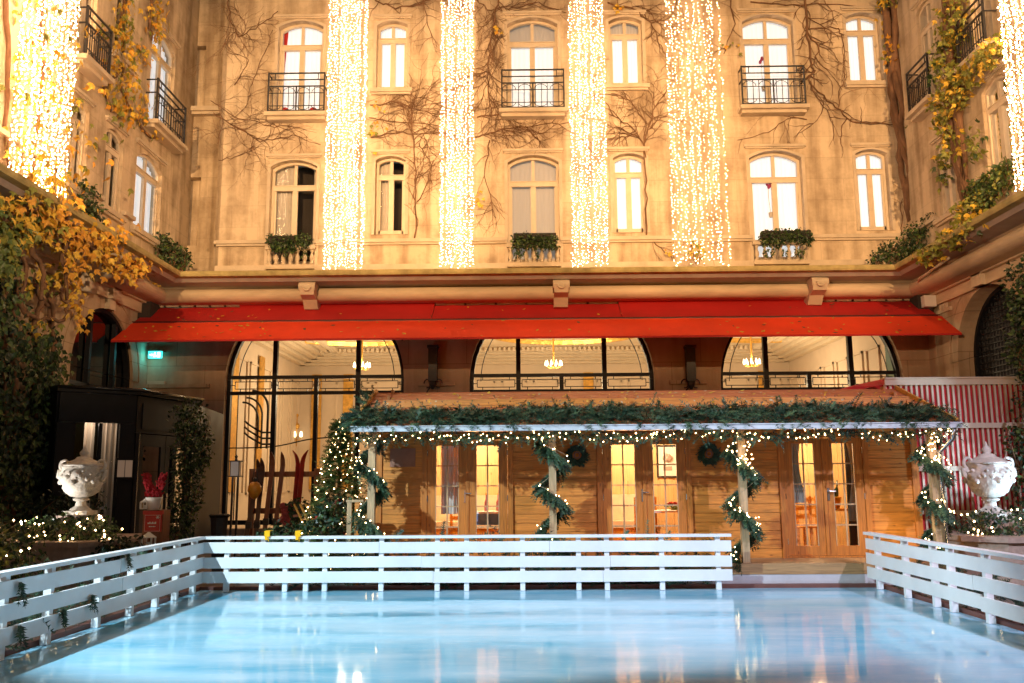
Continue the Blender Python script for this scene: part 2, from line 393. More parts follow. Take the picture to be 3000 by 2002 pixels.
def rail_panel(parent, P, u0, u1, z0, z1, proj=.30, nv=11):
    """iron french-balcony railing"""
    b = MB(); H = z1 - z0; d = -proj
    zz = [z0 + .03, z0 + H * .66, z0 + H * .83, z1]
    for z, h in zip(zz, (.03, .03, .022, .035)): pbox(b, P, u0, u1, z - h / 2, z + h / 2, d - .02, d + .02)
    for u in (u0, u1 - .04):
        pbox(b, P, u, u + .04, z0, z1 + .02, d - .024, d + .024)
    for u, w in ((u0 + .02, 1), (u1 - .02, -1)):
        for z in (zz[1], z1 - .02): pbox(b, P, u - .015, u + .015, z - .015, z + .015, d, 0.02)
    L = u1 - u0
    for k in range(1, nv):
        u = u0 + L * k / nv
        pbox(b, P, u - .009, u + .009, z0 + .03, zz[1], d - .009, d + .009)
    for k in range(4):
        u = u0 + L * (k + .5) / 4
        if k in (0, 3): pbox(b, P, u - .012, u + .012, zz[2], z1, d - .01, d + .01)
    def arcband(uc, rw, zc, rh, up):
        pts = [P(uc + rw * math.cos(PI * q / 10), zc + up * rh * math.sin(PI * q / 10), d) for q in range(11)]
        b.tube(pts, .010, 4)
    for k in range(4):
        uc = u0 + L * (k + .5) / 4
        arcband(uc, L * .105, zz[1] - .20, .16, 1); arcband(uc, L * .105, z0 + .18, .12, -1)
    pbox(b, P, u0, u1, zz[1] - .215, zz[1] - .195, d - .009, d + .009); pbox(b, P, u0, u1, z0 + .17, z0 + .19, d - .009, d + .009)
    pbox(b, P, (u0 + u1) / 2 - .02, (u0 + u1) / 2 + .02, z0, zz[1], d - .015, d + .015)
    r = b.build('balcony_railing', 'iron', parent)
    s = MB(); pbox(s, P, u0 - .06, u1 + .06, z0 - .13, z0 - .02, -proj - .10, .04); pbox(s, P, u0, u1, z0 - .22, z0 - .13, -proj + .02, .04)
    s.build('balcony_slab', 'trim', r)

# ---------------------------------------------------------------- back facade
fac = thing('hotel_facade', 'cream stone hotel facade with rows of arched windows behind the red awning and the chalet', 'building', (0, YW, 0))
def pw(P, x0, x1, yt, yb):
    u0, _ = P.px(x0, (yt + yb) / 2); u1, _ = P.px(x1, (yt + yb) / 2)
    zt = P.px((x0 + x1) / 2, yt)[1]; zb = P.px((x0 + x1) / 2, yb)[1]
    return (min(u0, u1), max(u0, u1), zb, zt)
WINS = [  # x0, x1, head, foot, look, railing(y top), kind
    (813, 944, 62, 345, 'lit', 226, 'fr'), (1103, 1193, 62, 262, 'lit', None, 'n'), (1486, 1634, 52, 335, 'mix', 216, 'fr'),
    (1785, 1882, 50, 250, 'mix', None, 'n'), (2178, 2328, 44, 325, 'lit', 206, 'fr'), (2482, 2582, 38, 242, 'lit', None, 'n'),
    (790, 926, 470, 735, 'drape', None, 'b'), (1099, 1187, 458, 688, 'drape', None, 'n0'), (1488, 1638, 455, 735, 'grey', None, 'b'),
    (1798, 1892, 450, 682, 'lit', None, 'n0'), (2200, 2354, 442, 730, 'lit', None, 'b'), (2512, 2606, 438, 676, 'lit', None, 'n0')]
holes = []; wd = []
for x0, x1, yt, yb, look, ry, kd in WINS:
    u0, u1, z0, z1 = pw(PB, x0, x1, yt, yb)
    if kd == 'b': z0 = 7.55
    wd.append((u0, u1, z0, z1)); holes.append(segarch(u0, u1, z0, z1, .15 * (u1 - u0)))
# the storey above peeks out of the picture: leave it plain
b = MB(); UL0 = -8.58
wallmesh(b, PB, [(UL0, 7.0), (XUR + .3, 7.0), (XUR + .3, 17.0), (UL0, 17.0)], holes, 0.42)
# chamfer and recessed corner bay with two blind niches
YREC = 25.2
PR_ = Pl('b', YREC)
b.quad((UL0, YU, 7.0), (UL0, YU, 17), (UL0 - .22, YU + .25, 17), (UL0 - .22, YU + .25, 7.0))
b.quad((UL0 - .22, YU + .25, 7.0), (UL0 - .22, YU + .25, 17), (UL0 - .22, YREC, 17), (UL0 - .22, YREC, 7.0))
nh = []
for (x0, x1, yt, yb) in ((556, 600, 135, 315), (545, 584, 520, 720)):
    u0, u1, z0, z1 = pw(PR_, x0, x1, yt, yb); nh.append([(u0, z0), (u1, z0), (u1, z1), (u0, z1)])
wallmesh(b, PR_, [(XUL - .8, 6.9), (UL0 - .2, 6.9), (UL0 - .2, 17), (XUL - .8, 17)], nh, .28)
for h in nh: pfill(b, PR_, h, .28)
b.build('upper_wall', 'stone', fac)
b = MB()   # string course, plinth band, sill band, corner pilaster cap
zs = PB.px(1200, 702)[1]
segs = []; xs = [UL0 - .05] + sum([[w[0] - .02, w[1] + .02] for w, q in zip(wd, WINS) if q[6] == 'b'], []) + [XUR]
for k in range(0, len(xs), 2):
    b.box(xs[k], xs[k + 1], YU - .13, YU + .1, zs - .10, zs); b.box(xs[k], xs[k + 1], YU - .08, YU + .1, zs - .16, zs - .10)
    b.box(xs[k], xs[k + 1], YU - .10, YU + .1, 7.0, 7.55)
    b.build('string_course', 'trim', fac); b = MB()
b.bar((UL0 - .02, YU - .06, zs - .05), (UL0 - .30, YREC - .1, zs - .05), .2, .10)
zb2 = PR_.px(560, 322)[1]
b.build('string_course', 'trim', fac); b = MB()
b.box(XUL, UL0 - .2, YREC - .28, YREC, zb2 - .14, zb2); b.box(XUL, UL0 - .2, YREC - .2, YREC, zb2 - .22, zb2 - .14)
b.build('string_course', 'trim', fac)
for (u0, u1, z0, z1), q in zip(wd, WINS):
    kd = q[6]
    f = window(fac, PB, u0, u1, z0, z1, q[4], sill=(kd == 'n'))
    if kd == 'fr':
        zt = PB.px((q[0] + q[1]) / 2, q[5])[1]; w = u1 - u0
        zb = PB.px((q[0] + q[1]) / 2, q[5] + 117)[1]
        rail_panel(fac, PB, u0 - .17, u1 + .17, zb + .03, zt - .03)
RECTS = [(a - .06, c + .06, e, g + .1) for a, c, e, g in wd]
def orchid(label, px, py, Y, hcol):
    c = atY(px, py, Y); t = thing('orchid', label, 'flowers', tuple(c), 'orchids in the windows')
    b = MB()
    for k in range(7): b.ball(c + V(R(-.045, .045), R(-.02, .02), -.02 + .025 * k), .04, 0, 6)
    b.build('bloom', hcol, t, True)
    b = MB(); b.tube([c + V(.02, 0, -.75), c + V(-.02, 0, -.3), c], .008, 4); b.lathe([(.05, 0), (.07, .14), (.06, .14)], c + V(.02, 0, -.9), 8); b.build('stem', 'drape', t)
M['orchid'] = mat('purple_petals', (.30, .03, .12), .6, .2, 8)
orchid('purple orchid behind the pane of the rightmost low window', 2252, 548, YU + .32, 'orchid')
orchid('dark pink orchid behind the balcony of the rightmost tall window', 2231, 182, YU + .32, 'orchid')
b = MB(); u0, u1, z0, z1 = wd[0]
vs = []
for k in range(9):
    s_ = k / 8; wdt = .02 + .11 * (1 - s_) ** 1.6
    vs += [V(u0 + .06, YU + .345, z1 - .15 - (z1 - z0 - .7) * s_), V(u0 + .06 + wdt, YU + .34 + .01 * (k % 2), z1 - .15 - (z1 - z0 - .7) * s_)]
b.add(vs, [(2 * k, 2 * k + 1, 2 * k + 3, 2 * k + 2) for k in range(8)])
tag(b.build('red_drape', 'redcloth'), 'narrow red drape tied back in the leftmost tall balcony window', 'curtain')
for px, lbl in ((835, 'round red cushion at the left inside the leftmost balcony window'), (918, 'round red cushion at the right inside the leftmost balcony window')):
    c = atY(px, 328, YU + .34); b = MB(); b.ball(c, .13, 0, 8, 1.0); o = b.build('cushion', 'redcloth', None, True); tag(o, lbl, 'cushion', 'red cushions in the balcony window')
# balustrades in front of the low windows
for (u0, u1, z0, z1), q in zip(wd, WINS):
    if q[6] != 'b': continue
    c = MB(); ua, ub = u0 - .04, u1 + .04
    c.box(ua, ub, YU - .16, YU + .02, 7.99, 8.12); c.box(ua, ub, YU - .12, YU + .02, 7.44, 7.56)
    bal = c.build('balustrade', 'trim', fac)
    n = 7
    for k in range(n):
        e = MB(); x = ua + (ub - ua) * (k + .5) / n
        e.lathe([(.065, 0), (.065, .04), (.035, .07), (.045, .1), (.072, .17), (.062, .23), (.034, .31), (.03, .35), (.055, .38), (.06, .42)], (x, YU - .07, 7.56), 10)
        e.build('baluster', 'trim', bal, True)
# ground-floor wall with three big arches
ARCH = []
ah = []
for x0, x1 in ((668, 1172), (1386, 1908), (2124, 2640)):
    u0 = PG.px(x0, 1150)[0]; u1 = PG.px(x1, 1150)[0]; zsp = PG.px((x0 + x1) / 2, 1112)[1]; r = (u1 - u0) / 2
    ARCH.append((u0, u1, zsp, r))
def rarch(u0, u1, z0, zsp, t=0.0, n=24):
    u0 += t; u1 -= t; z0 += t * .6; r = (u1 - u0) / 2; cu = (u0 + u1) / 2
    return [(u0, z0), (u1, z0)] + [(cu + r * math.cos(PI * k / n), zsp + r * math.sin(PI * k / n)) for k in range(n + 1)]
for u0, u1, zsp, r in ARCH: ah.append(rarch(u0 - .10, u1 + .10, .34, zsp))
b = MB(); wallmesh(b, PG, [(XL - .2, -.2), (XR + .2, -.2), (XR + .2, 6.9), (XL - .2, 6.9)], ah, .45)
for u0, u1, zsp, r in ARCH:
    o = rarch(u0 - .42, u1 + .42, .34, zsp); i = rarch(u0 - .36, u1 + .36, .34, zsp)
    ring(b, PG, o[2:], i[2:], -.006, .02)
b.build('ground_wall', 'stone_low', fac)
b = MB()
for xa, xb in ((XL, ARCH[0][0] - .5), (ARCH[0][1] + .5, ARCH[1][0] - .5), (ARCH[1][1] + .5, ARCH[2][0] - .5), (ARCH[2][1] + .5, XR)):
    b = MB(); b.box(xa, xb, YW - .10, YW + .05, 4.14, 4.24); b.build('impost_band', 'stone_low', fac)
    b = MB(); b.box(xa + .05, xb - .05, YW - .05, YW + .05, -.1, .55); b.build('plinth', 'stone_low', fac)
# cornice swept along three walls, mitred at the corners
PROF = [(0.0, 6.10), (.10, 6.10), (.10, 6.36), (.22, 6.36), (.22, 6.40), (.46, 6.41)]
for k in range(13):
    a = -PI / 2 + PI * k / 12
    PROF.append((.46 + .27 * math.cos(a), 6.60 + .19 * math.sin(a)))
PROF += [(.50, 6.81), (.56, 6.84)]
PROF2 = [(.98, 6.86), (1.06, 6.86), (1.10, 6.91), (1.14, 6.95)]
PROF3 = [(1.16, 6.95), (1.30, 6.97), (1.32, 7.02), (1.32, 7.10), (1.26, 7.12), (.1, 7.30), (0, 7.30)]
def sweep(b, prof, side, mi=0):
    vs = []
    for d, z in prof:
        if side == 'b': vs += [(XL + d, YW - d, z), (XR - d, YW - d, z)]
        elif side == 'l': vs += [(XL + d, 3.0, z), (XL + d, YW - d, z)]
        else: vs += [(XR - d, YW - d, z), (XR - d, 3.0, z)]
    b.add(vs, [(2 * k, 2 * k + 1, 2 * k + 3, 2 * k + 2) for k in range(len(prof) - 1)], mi)
def cornice(parent, side):
    b = MB(); sweep(b, PROF, side); b.build('cornice', 'ledge', parent, False)
    b = MB(); sweep(b, [PROF[-1]] + PROF2, side); b.build('gutter', 'lead', parent)
    b = MB(); sweep(b, [PROF2[-1]] + PROF3, side); b.build('ledge_cap', 'moss', parent)
cornice(fac, 'b')
for x in (904, 1644, 2397):    # scroll brackets under the cornice
    p = atY(x, 850, 23.2); b = MB(); w = .19
    pr = [(23.95, 6.14), (23.55, 6.20), (23.35, 6.42), (23.05, 6.50), (22.98, 6.66), (23.06, 6.84), (23.4, 6.9), (23.95, 6.9)]
    n = len(pr)
    b.add([(p.x - w, y, z) for y, z in pr] + [(p.x + w, y, z) for y, z in pr], [tuple(range(n)), tuple(range(2 * n - 1, n - 1, -1))] + [(k, (k + 1) % n, n + (k + 1) % n, n + k) for k in range(n)])
    b.tube([(p.x - w - .03, 23.08, 6.72), (p.x + w + .03, 23.08, 6.72)], .12, 12)
    b.tube([(p.x - w + .06, 22.955, 6.70)] + [(p.x - .10 * math.cos(PI * q / 8), 22.955, 6.70 - .1 * math.sin(PI * q / 8)) for q in range(9)], .022, 6)
    b.build('scroll_bracket', 'trim', fac)
# arched glazing: black frames, art-deco lead lines
def archglass(u0, u1, zsp, bot, detail):
    f = MB(); d0 = .26; r = (u1 - u0) / 2; cu = (u0 + u1) / 2
    o = rarch(u0 - .10, u1 + .10, bot, zsp); i = rarch(u0, u1, bot, zsp)
    ring(f, PG, o, i, d0 - .06, d0 + .1)
    za, zb = PG.px(1644, 1096)[1], PG.px(1644, 1143)[1]
    def hh(u): return zsp + math.sqrt(max(0, r * r - (u - cu) ** 2)) if abs(u - cu) < r else zsp
    m1, m2 = cu - r * .49, cu + r * .49
    for m_ in (m1, m2): pbox(f, PG, m_ - .062, m_ + .062, bot, hh(m_), d0 - .05, d0 + .09)
    pbox(f, PG, cu - .055, cu + .055, bot, za - .045, d0 - .045, d0 + .085)
    for z in (za, zb): pbox(f, PG, u0, u1, z - .045, z + .045, d0 - .042, d0 + .082)
    pbox(f, PG, u0, u1, bot, bot + .12, d0 - .05, d0 + .09)
    fr = f.build('arched_window', 'black', fac)
    g = MB(); pfill(g, PG, i, d0 + .03); g.build('pane', 'archglass', fr)
    l = MB(); t = .011
    def lh(ua, ub, z): pbox(l, PG, ua, ub, z - t, z + t, d0 + .005, d0 + .03)
    def lv(u, z0, z1): pbox(l, PG, u - t, u + t, z0, z1, d0 + .004, d0 + .031)
    ed = [u0, m1, cu, m2, u1]
    for k in range(4):
        a, c = ed[k] + .10, ed[k + 1] - .10; z0, z1 = zb + .12, za - .12
        lh(a, c, z0); lh(a, c, z1); lv(a, z0, z1); lv(c, z0, z1)
        for u in (a + .15, c - .15): lv(u, zb, z0); lv(u, z1, za)
        lh(a - .1, a, (z0 + z1) / 2); lh(c, c + .1, (z0 + z1) / 2)
    q = [(cu + (r - .2) * math.cos(PI * k / 30), zsp + (r - .2) * math.sin(PI * k / 30)) for k in range(31)]
    l.tube([PG(*p, d0 + .02) for p in q], .014, 5)
    if detail:
        lv(u0 + .2, bot, zb)
        wz = PG.px(700, 1312)[1]; pts = []
        for k in range(31):
            u = u0 + (u1 - u0) * k / 30; s = k / 30
            pts.append(PG(u, wz + .28 * (1 / (1 + math.exp(-(s - .38) * 16))) - .10 * max(0, s - .6) * 2, d0 + .02))
        l.tube(pts, .018, 5)
        for off, rr in ((0, .0), (-.12, .0), (-.2, 0)):   # ironwork crook left of the first mullion
            uu = m1 - .17 + off * 1.3; top = PG.px(760, 1190)[1] + .45 + off * 1.6
            p = [(uu, wz - .02), (uu, top - .5)] + [(uu - .45 + .45 * math.cos(PI / 2 * k / 8), top - .5 + .5 * math.sin(PI / 2 * k / 8)) for k in range(1, 9)]
            l.tube([PG(a, c, d0 + .02) for a, c in p], .028 if off else .034, 5)
        for k in range(3):
            z = wz + .1 + .16 * k
            p = [(m1 - .30 - .5 + .5 * math.sin(PI / 2 * j / 6), z + .32 - .32 * math.sin(PI / 2 * j / 6) ** .8) for j in range(7)]
            l.tube([PG(a, c, d0 + .02) for a, c in p] + [PG(m1 - .06, z, d0 + .02)], .026, 5)
    l.build('leading', 'iron', fr)
for k, (u0, u1, zsp, r) in enumerate(ARCH): archglass(u0, u1, zsp, .44, k == 0)
# lobby behind the arches: walls, coffered ceiling, gilt oval
LX0, LX1, LY1, LZ = -8.6, 10.0, 33.5, 6.35
b = MB(); b.quad((LX0, YW + .45, LZ), (LX1, YW + .45, LZ), (LX1, LY1, LZ), (LX0, LY1, LZ))
for k in range(5):      # stepped cornice mouldings round the room
    d = .25 + .3 * k; h = LZ - .42 + .08 * k
    b.box(LX0, LX1, LY1 - d, LY1 - d + .22, h, h + .12); b.box(LX0 + d - .22, LX0 + d, YW + .5, LY1, h, h + .12); b.box(LX1 - d, LX1 - d + .22, YW + .5, LY1, h, h + .12)
for k in range(50):
    y = YW + .7 + k * .17
    if y < LY1 - .3: b.box(LX0 + 1.62, LX0 + 1.82, y, y + .09, LZ - .16, LZ - .02); b.box(LX1 - 1.82, LX1 - 1.62, y, y + .09, LZ - .16, LZ - .02)
for k in range(110):
    x = LX0 + k * .17
    b.box(x, x + .09, LY1 - 1.82, LY1 - 1.62, LZ - .16, LZ - .02)
for x0 in (ARCH[0][0] + r * 1.1, (ARCH[1][0] + ARCH[1][1]) / 2, ARCH[2][0] + r * .9):
    pass
b.build('lobby_ceiling', 'ceil', fac)
b = MB()
for (u0, u1, zsp, r) in ARCH:
    cu = (u0 + u1) / 2 + .3
    for rr, z, th in ((2.1, LZ - .05, .09), (1.9, LZ - .02, .05)):
        b.tube([(cu + rr * 1.15 * math.cos(2 * PI * k / 40), 28.6 + rr * .9 * math.sin(2 * PI * k / 40), z) for k in range(41)], th, 6)
b.build('ceiling_ring', 'gold', fac)
b = MB()
b.quad((LX0, LY1, .3), (LX1, LY1, .3), (LX1, LY1, LZ), (LX0, LY1, LZ)); b.quad((LX0, YW + .45, .3), (LX0, LY1, .3), (LX0, LY1, LZ), (LX0, YW + .45, LZ))
b.quad((LX1, YW + .45, .3), (LX1, LY1, .3), (LX1, LY1, LZ), (LX1, YW + .45, LZ))
b.quad((LX0, YW + .45, .3), (LX1, YW + .45, .3), (LX1, LY1, .3), (LX0, LY1, .3))
for k in range(16):
    x = LX0 + .5 + k * 1.2
    for (a, c) in ((x, x + .06), (x + .9, x + .96)): b.box(a, c, LY1 - .04, LY1, 1.2, 5.3)
    for z in (1.2, 5.24): b.box(x, x + .96, LY1 - .04, LY1, z, z + .06)
for k in range(7):
    y = YW + .8 + k * 1.25
    for z in (1.2, 5.24): b.box(LX0, LX0 + .05, y, y + .95, z, z + .06); b.box(LX1 - .05, LX1, y, y + .95, z, z + .06)
    for yy in (y, y + .9): b.box(LX0, LX0 + .05, yy, yy + .06, 1.2, 5.3); b.box(LX1 - .05, LX1, yy, yy + .06, 1.2, 5.3)
b.build('lobby_wall', 'cream', fac)
b = MB()
for x in (-8.1, -6.9, -4.7, 2.2, 8.8): b.box(x, x + .38, LY1 - .08, LY1 - .045, 1.3, 5.6); 
for y in (25.6, 28.2): b.box(LX0 + .052, LX0 + .09, y, y + .5, 1.3, 5.6)
b.build('gilt_panel', 'gold', fac)

# ---------------------------------------------------------------- side wings
def wing(side):
    L = side == 'l'
    o = thing('hotel_wing', ('cream stone side wing overgrown with yellow and green vines beside the dark glass porch' if L else 'cream stone side wing with a lattice-filled arch beside the striped red and white screen'), 'building', (XL if L else XR, 14, 0))
    PU, PGd = (PLU, PLG) if L else (PRU, PRG)
    W = []
    if L:
        W = [(430, 502, 85, 390, 'lit', 'fr'), (405, 482, 462, 700, 'lit', 'n'), (312, 364, 383, 628, 'drape', 'n'),
             (318, 372, -150, 160, 'drape', 'n'), (205, 258, -160, 180, 'drape', 'fr'), (205, 258, 290, 560, 'drape', 'n')]
    else:
        W = [(2712, 2758, -30, 300, 'drape', 'fr'), (2736, 2786, 410, 640, 'grey', 'n'), (2878, 2940, -210, 140, 'drape', 'fr'), (2886, 2962, 215, 545, 'drape', 'n')]
    hs = []; ww = []
    for x0, x1, yt, yb, look, kd in W:
        cxm = (x0 + x1) / 2
        ua, ub = sorted((PU.px(x0, 400)[0], PU.px(x1, 400)[0])); zt = PU.px(cxm, yt)[1]; zb = PU.px(cxm, yb)[1]
        ub = max(ub, ua + .75)
        if ub > 24.9 and L: ub = 24.9
        zb = max(zb, 7.6)
        ww.append((ua, ub, zb, zt)); hs.append(segarch(ua, ub, zb, zt, .16 * (ub - ua)))
    b = MB(); wallmesh(b, PU, [(2.0, 6.9), (25.2 if L else 24.1, 6.9), (25.2 if L else 24.1, 17), (2.0, 17)], hs, .42)
    b.build('upper_wall', 'stone', o)
    ye = 25.2 if L else 24.1
    zs_ = 8.2
    e = [2.0] + sum([[a - .1, c + .1] for a, c, z0, z1 in sorted(ww) if z0 < 8.1], []) + [ye]
    for k in range(0, len(e), 2):
        if e[k + 1] > e[k]: b = MB(); pbox(b, PU, e[k], e[k + 1], zs_ - .1, zs_, -.12, .05); pbox(b, PU, e[k], e[k + 1], 7.0, 7.5, -.1, .05); b.build('string_course', 'trim', o)
    for (ua, ub, zb, zt), q in zip(ww, W):
        window(o, PU, ua, ub, zb, zt, q[4], sill=True, hood=True, sidetrim=False, d=.13)
        if q[5] == 'fr': rail_panel(o, PU, ua - .22, ub + .18, zb, zb + 1.12, nv=12)
    # ground floor with its arch
    cy, zsp, r = (21.6, 4.25, 1.62) if L else (20.9, 4.5, 1.62)
    h = rarch(cy - r, cy + r, 0.02, zsp)
    more = rarch(cy - r - 5.4, cy + r - 5.4, .02, zsp)
    b = MB(); wallmesh(b, PGd, [(2.0, -.2), (YW, -.2), (YW, 6.9), (2.0, 6.9)], [h, more], .55)
    oo = rarch(cy - r - .42, cy + r + .42, .02, zsp); ii = rarch(cy - r - .36, cy + r + .36, .02, zsp)
    ring(b, PGd, oo[2:], ii[2:], -.02, .02)
    b.build('ground_wall', 'stone_low', o)
    k = MB(); pbox(k, PGd, cy - .16, cy + .16, zsp + r - .02, 6.3, -.12, .02); pbox(k, PGd, cy - .22, cy + .22, 6.1, 6.5, -.22, .02)
    k.build('keystone', 'trim', o)
    for c in (cy - 2.6, cy + 2.2):
        k = MB(); pbox(k, PGd, c - .5, c + .3, 5.85, 5.95, -.06, .02)
        for q in range(3): k.box(*( (XL + .0, XL + .07) if L else (XR - .07, XR)), c - .3 + q * .14, c - .22 + q * .14, 5.94, 6.08)
        k.build('wall_bracket', 'trim', o)
    for hh_, nm in ((h, 1), (more, 0)):
        f = MB(); inn = [(u + (.1 if u < cyy else -.1), z) for u, z in hh_ for cyy in [sum(p[0] for p in hh_) / len(hh_)]]
        d0 = .17 if L else .5
        ring(f, PGd, hh_, rarch(hh_[0][0], hh_[1][0], .02, zsp, .09), d0 - .1, d0 + .04)
        c_ = (hh_[0][0] + hh_[1][0]) / 2
        if L:
            for u in (c_ - .55, c_ + .75): pbox(f, PGd, u - .05, u + .05, .02, zsp + r * .85, d0 - .08, d0 + .03)
            for z in (3.35, 3.9): pbox(f, PGd, c_ - r, c_ + r, z - .05, z + .05, d0 - .08, d0 + .03)
        else:
            n = 22
            for q in range(1, n):
                u = c_ - r + 2 * r * q / n; tp = zsp + math.sqrt(max(0, r * r - (u - c_) ** 2)) - .05
                pbox(f, PGd, u - .012, u + .012, 3.1, tp, d0 - .02, d0 + .02)
            for q in range(22):
                z = 3.1 + q * .145; hw = r if z < zsp else math.sqrt(max(0, r * r - (z - zsp) ** 2))
                if hw > .1: pbox(f, PGd, c_ - hw, c_ + hw, z - .012, z + .012, d0 - .03, d0 - .005)
            pbox(f, PGd, c_ - r, c_ + r, 3.0, 3.1, d0 - .06, d0 + .03)
            for u in (c_ - .5, c_ + .5): pbox(f, PGd, u - .05, u + .05, .02, 3.0, d0 - .06, d0 + .03)
        fr = f.build('arched_window', 'black', o)
        g = MB(); pfill(g, PGd, hh_, d0 + .06); g.build('pane', 'darkglass', fr)
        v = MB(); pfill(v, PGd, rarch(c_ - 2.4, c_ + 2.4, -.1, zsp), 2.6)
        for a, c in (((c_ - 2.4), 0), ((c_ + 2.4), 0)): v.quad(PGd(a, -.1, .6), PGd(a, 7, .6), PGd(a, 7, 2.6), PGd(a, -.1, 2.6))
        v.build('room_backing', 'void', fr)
    cornice(o, side)
    return o
wl, wr = wing('l'), wing('r')
b = MB()   # scroll bracket on the left wing's cornice
for cy in (20.4,):
    b.tube([(XL + .25, cy - .25, 6.5), (XL + 1.0, cy - .25, 6.75)], [.30, .34], 12); b.box(XL, XL + .3, cy - .5, cy, 6.0, 6.5)
b.build('scroll_bracket', 'trim', wl, True)
# ---------------------------------------------------------------- drainpipes and small fittings
def pipe(label, pts, r, m='lead'):
    b = MB(); b.tube(pts, r, 8); tag(b.build('drainpipe', m, None, True), label, 'drainpipe')
p0 = atY(527, 300, 25.1)
pipe('brown drainpipe running down the corner between the left wing and the facade', [(p0.x - .15, 25.06, 17), (p0.x - .15, 25.06, 10.2), (p0.x - .22, 25.06, 9.9), (p0.x - .22, 25.06, 7.2)], .05)
pipe('thin pale pipe curling under the right cornice to the white junction box', [(XR - .95, 20.6, 6.72), (XR - .8, 22.6, 6.66), (XR - .55, 23.2, 6.58), (XR - .42, 23.4, 6.5), (XR - .3, 23.4, 6.38)], .03, 'trim')
b = MB(); b.box(XR - .42, XR - .11, 23.2, 23.55, 6.06, 6.36); b.box(XR - .40, XR - .2, 23.19, 23.2, 6.08, 6.34)
tag(b.build('junction_box', 'whitep'), 'white junction box on the right wing just above the awning end', 'junction box')
# ================================================================== ground, ice, kerb
def sheet(name, x0, x1, y0, y1, z, m, kind='structure', nx=1, ny=1):
    b = MB(); b.quad((x0, y0, z), (x1, y0, z), (x1, y1, z), (x0, y1, z)); return tag(b.build(name, m), kind=kind)
m_, nt, N, L, B = new_mat('wet_ice')
tc = N.new('ShaderNodeTexCoord')
mp = N.new('ShaderNodeMapping'); mp.inputs['Scale'].default_value = (0.28, 1.0, 1); L.new(tc.outputs['Object'], mp.inputs['Vector'])
no = N.new('ShaderNodeTexNoise'); no.inputs['Scale'].default_value = 1.6; no.inputs['Detail'].default_value = 7; L.new(mp.outputs[0], no.inputs['Vector'])
cr = N.new('ShaderNodeValToRGB'); cr.color_ramp.elements[0].position = .35; cr.color_ramp.elements[1].position = .68
cr.color_ramp.elements[0].color = (0.15, 0.48, 0.68, 1); cr.color_ramp.elements[1].color = (0.42, 0.65, 0.80, 1)
L.new(no.outputs['Fac'], cr.inputs['Fac'])
sc_ = N.new('ShaderNodeTexNoise'); sc_.inputs['Scale'].default_value = 7.0; sc_.inputs['Detail'].default_value = 9; sc_.inputs['Roughness'].default_value = .72; sc_.inputs['Distortion'].default_value = .6
mps = N.new('ShaderNodeMapping'); mps.inputs['Scale'].default_value = (.5, 1.5, 1); mps.inputs['Rotation'].default_value = (0, 0, .5); L.new(tc.outputs['Object'], mps.inputs['Vector']); L.new(mps.outputs[0], sc_.inputs['Vector'])
scr_ = N.new('ShaderNodeValToRGB'); scr_.color_ramp.elements[0].position = .52; scr_.color_ramp.elements[1].position = .70; scr_.color_ramp.elements[0].color = (0, 0, 0, 1); scr_.color_ramp.elements[1].color = (.36, .36, .36, 1)
L.new(sc_.outputs['Fac'], scr_.inputs['Fac'])
mxs = N.new('ShaderNodeMix'); mxs.data_type = 'RGBA'; L.new(scr_.outputs[0], mxs.inputs[0]); L.new(cr.outputs[0], mxs.inputs[6]); mxs.inputs[7].default_value = (.62, .76, .84, 1)
L.new(mxs.outputs[2], B.inputs['Base Color'])
rr = N.new('ShaderNodeMapRange'); rr.inputs[1].default_value = .35; rr.inputs[2].default_value = .65; rr.inputs[3].default_value = .04; rr.inputs[4].default_value = .14
L.new(no.outputs['Fac'], rr.inputs[0]); L.new(rr.outputs[0], B.inputs['Roughness'])
B.inputs['IOR'].default_value = 1.33
n2 = N.new('ShaderNodeTexNoise'); n2.inputs['Scale'].default_value = 3.0; n2.inputs['Detail'].default_value = 3
mp2 = N.new('ShaderNodeMapping'); mp2.inputs['Scale'].default_value = (0.5, 1.3, 1); L.new(tc.outputs['Object'], mp2.inputs['Vector']); L.new(mp2.outputs[0], n2.inputs['Vector'])
n3 = N.new('ShaderNodeTexNoise'); n3.inputs['Scale'].default_value = 60; n3.inputs['Detail'].default_value = 2
mp3 = N.new('ShaderNodeMapping'); mp3.inputs['Scale'].default_value = (0.1, 1.0, 1); mp3.inputs['Rotation'].default_value = (0, 0, .12); L.new(tc.outputs['Object'], mp3.inputs['Vector']); L.new(mp3.outputs[0], n3.inputs['Vector'])
ad = N.new('ShaderNodeMath'); ad.operation = 'MULTIPLY_ADD'; ad.inputs[1].default_value = .03; L.new(n3.outputs['Fac'], ad.inputs[0]); L.new(n2.outputs['Fac'], ad.inputs[2])
bp = N.new('ShaderNodeBump'); bp.inputs['Strength'].default_value = .05; bp.inputs['Distance'].default_value = .05
L.new(ad.outputs[0], bp.inputs['Height']); L.new(bp.outputs[0], B.inputs['Normal'])
M['ice'] = m_
M['paving'] = stone('court_paving', (0.20, 0.17, 0.15), bw=.9, bh=.6, stain=.4)
FXL, FXR, FYB = -4.78, 5.08, 13.32
sheet('ground', -16, 17, -8, 40, -.03, 'paving')
sheet('ice', FXL - .08, FXR + .10, -4, 13.55, 0, 'ice')
b = MB(); b.box(FXL - .2, FXR + .2, 13.57, 13.67, -.05, .05); b.box(FXL - .2, FXL - .10, -4, 13.57, -.05, .05); b.box(FXR + .12, FXR + .22, -4, 13.57, -.05, .05)
tag(b.build('kerb', 'kerb'), kind='structure')
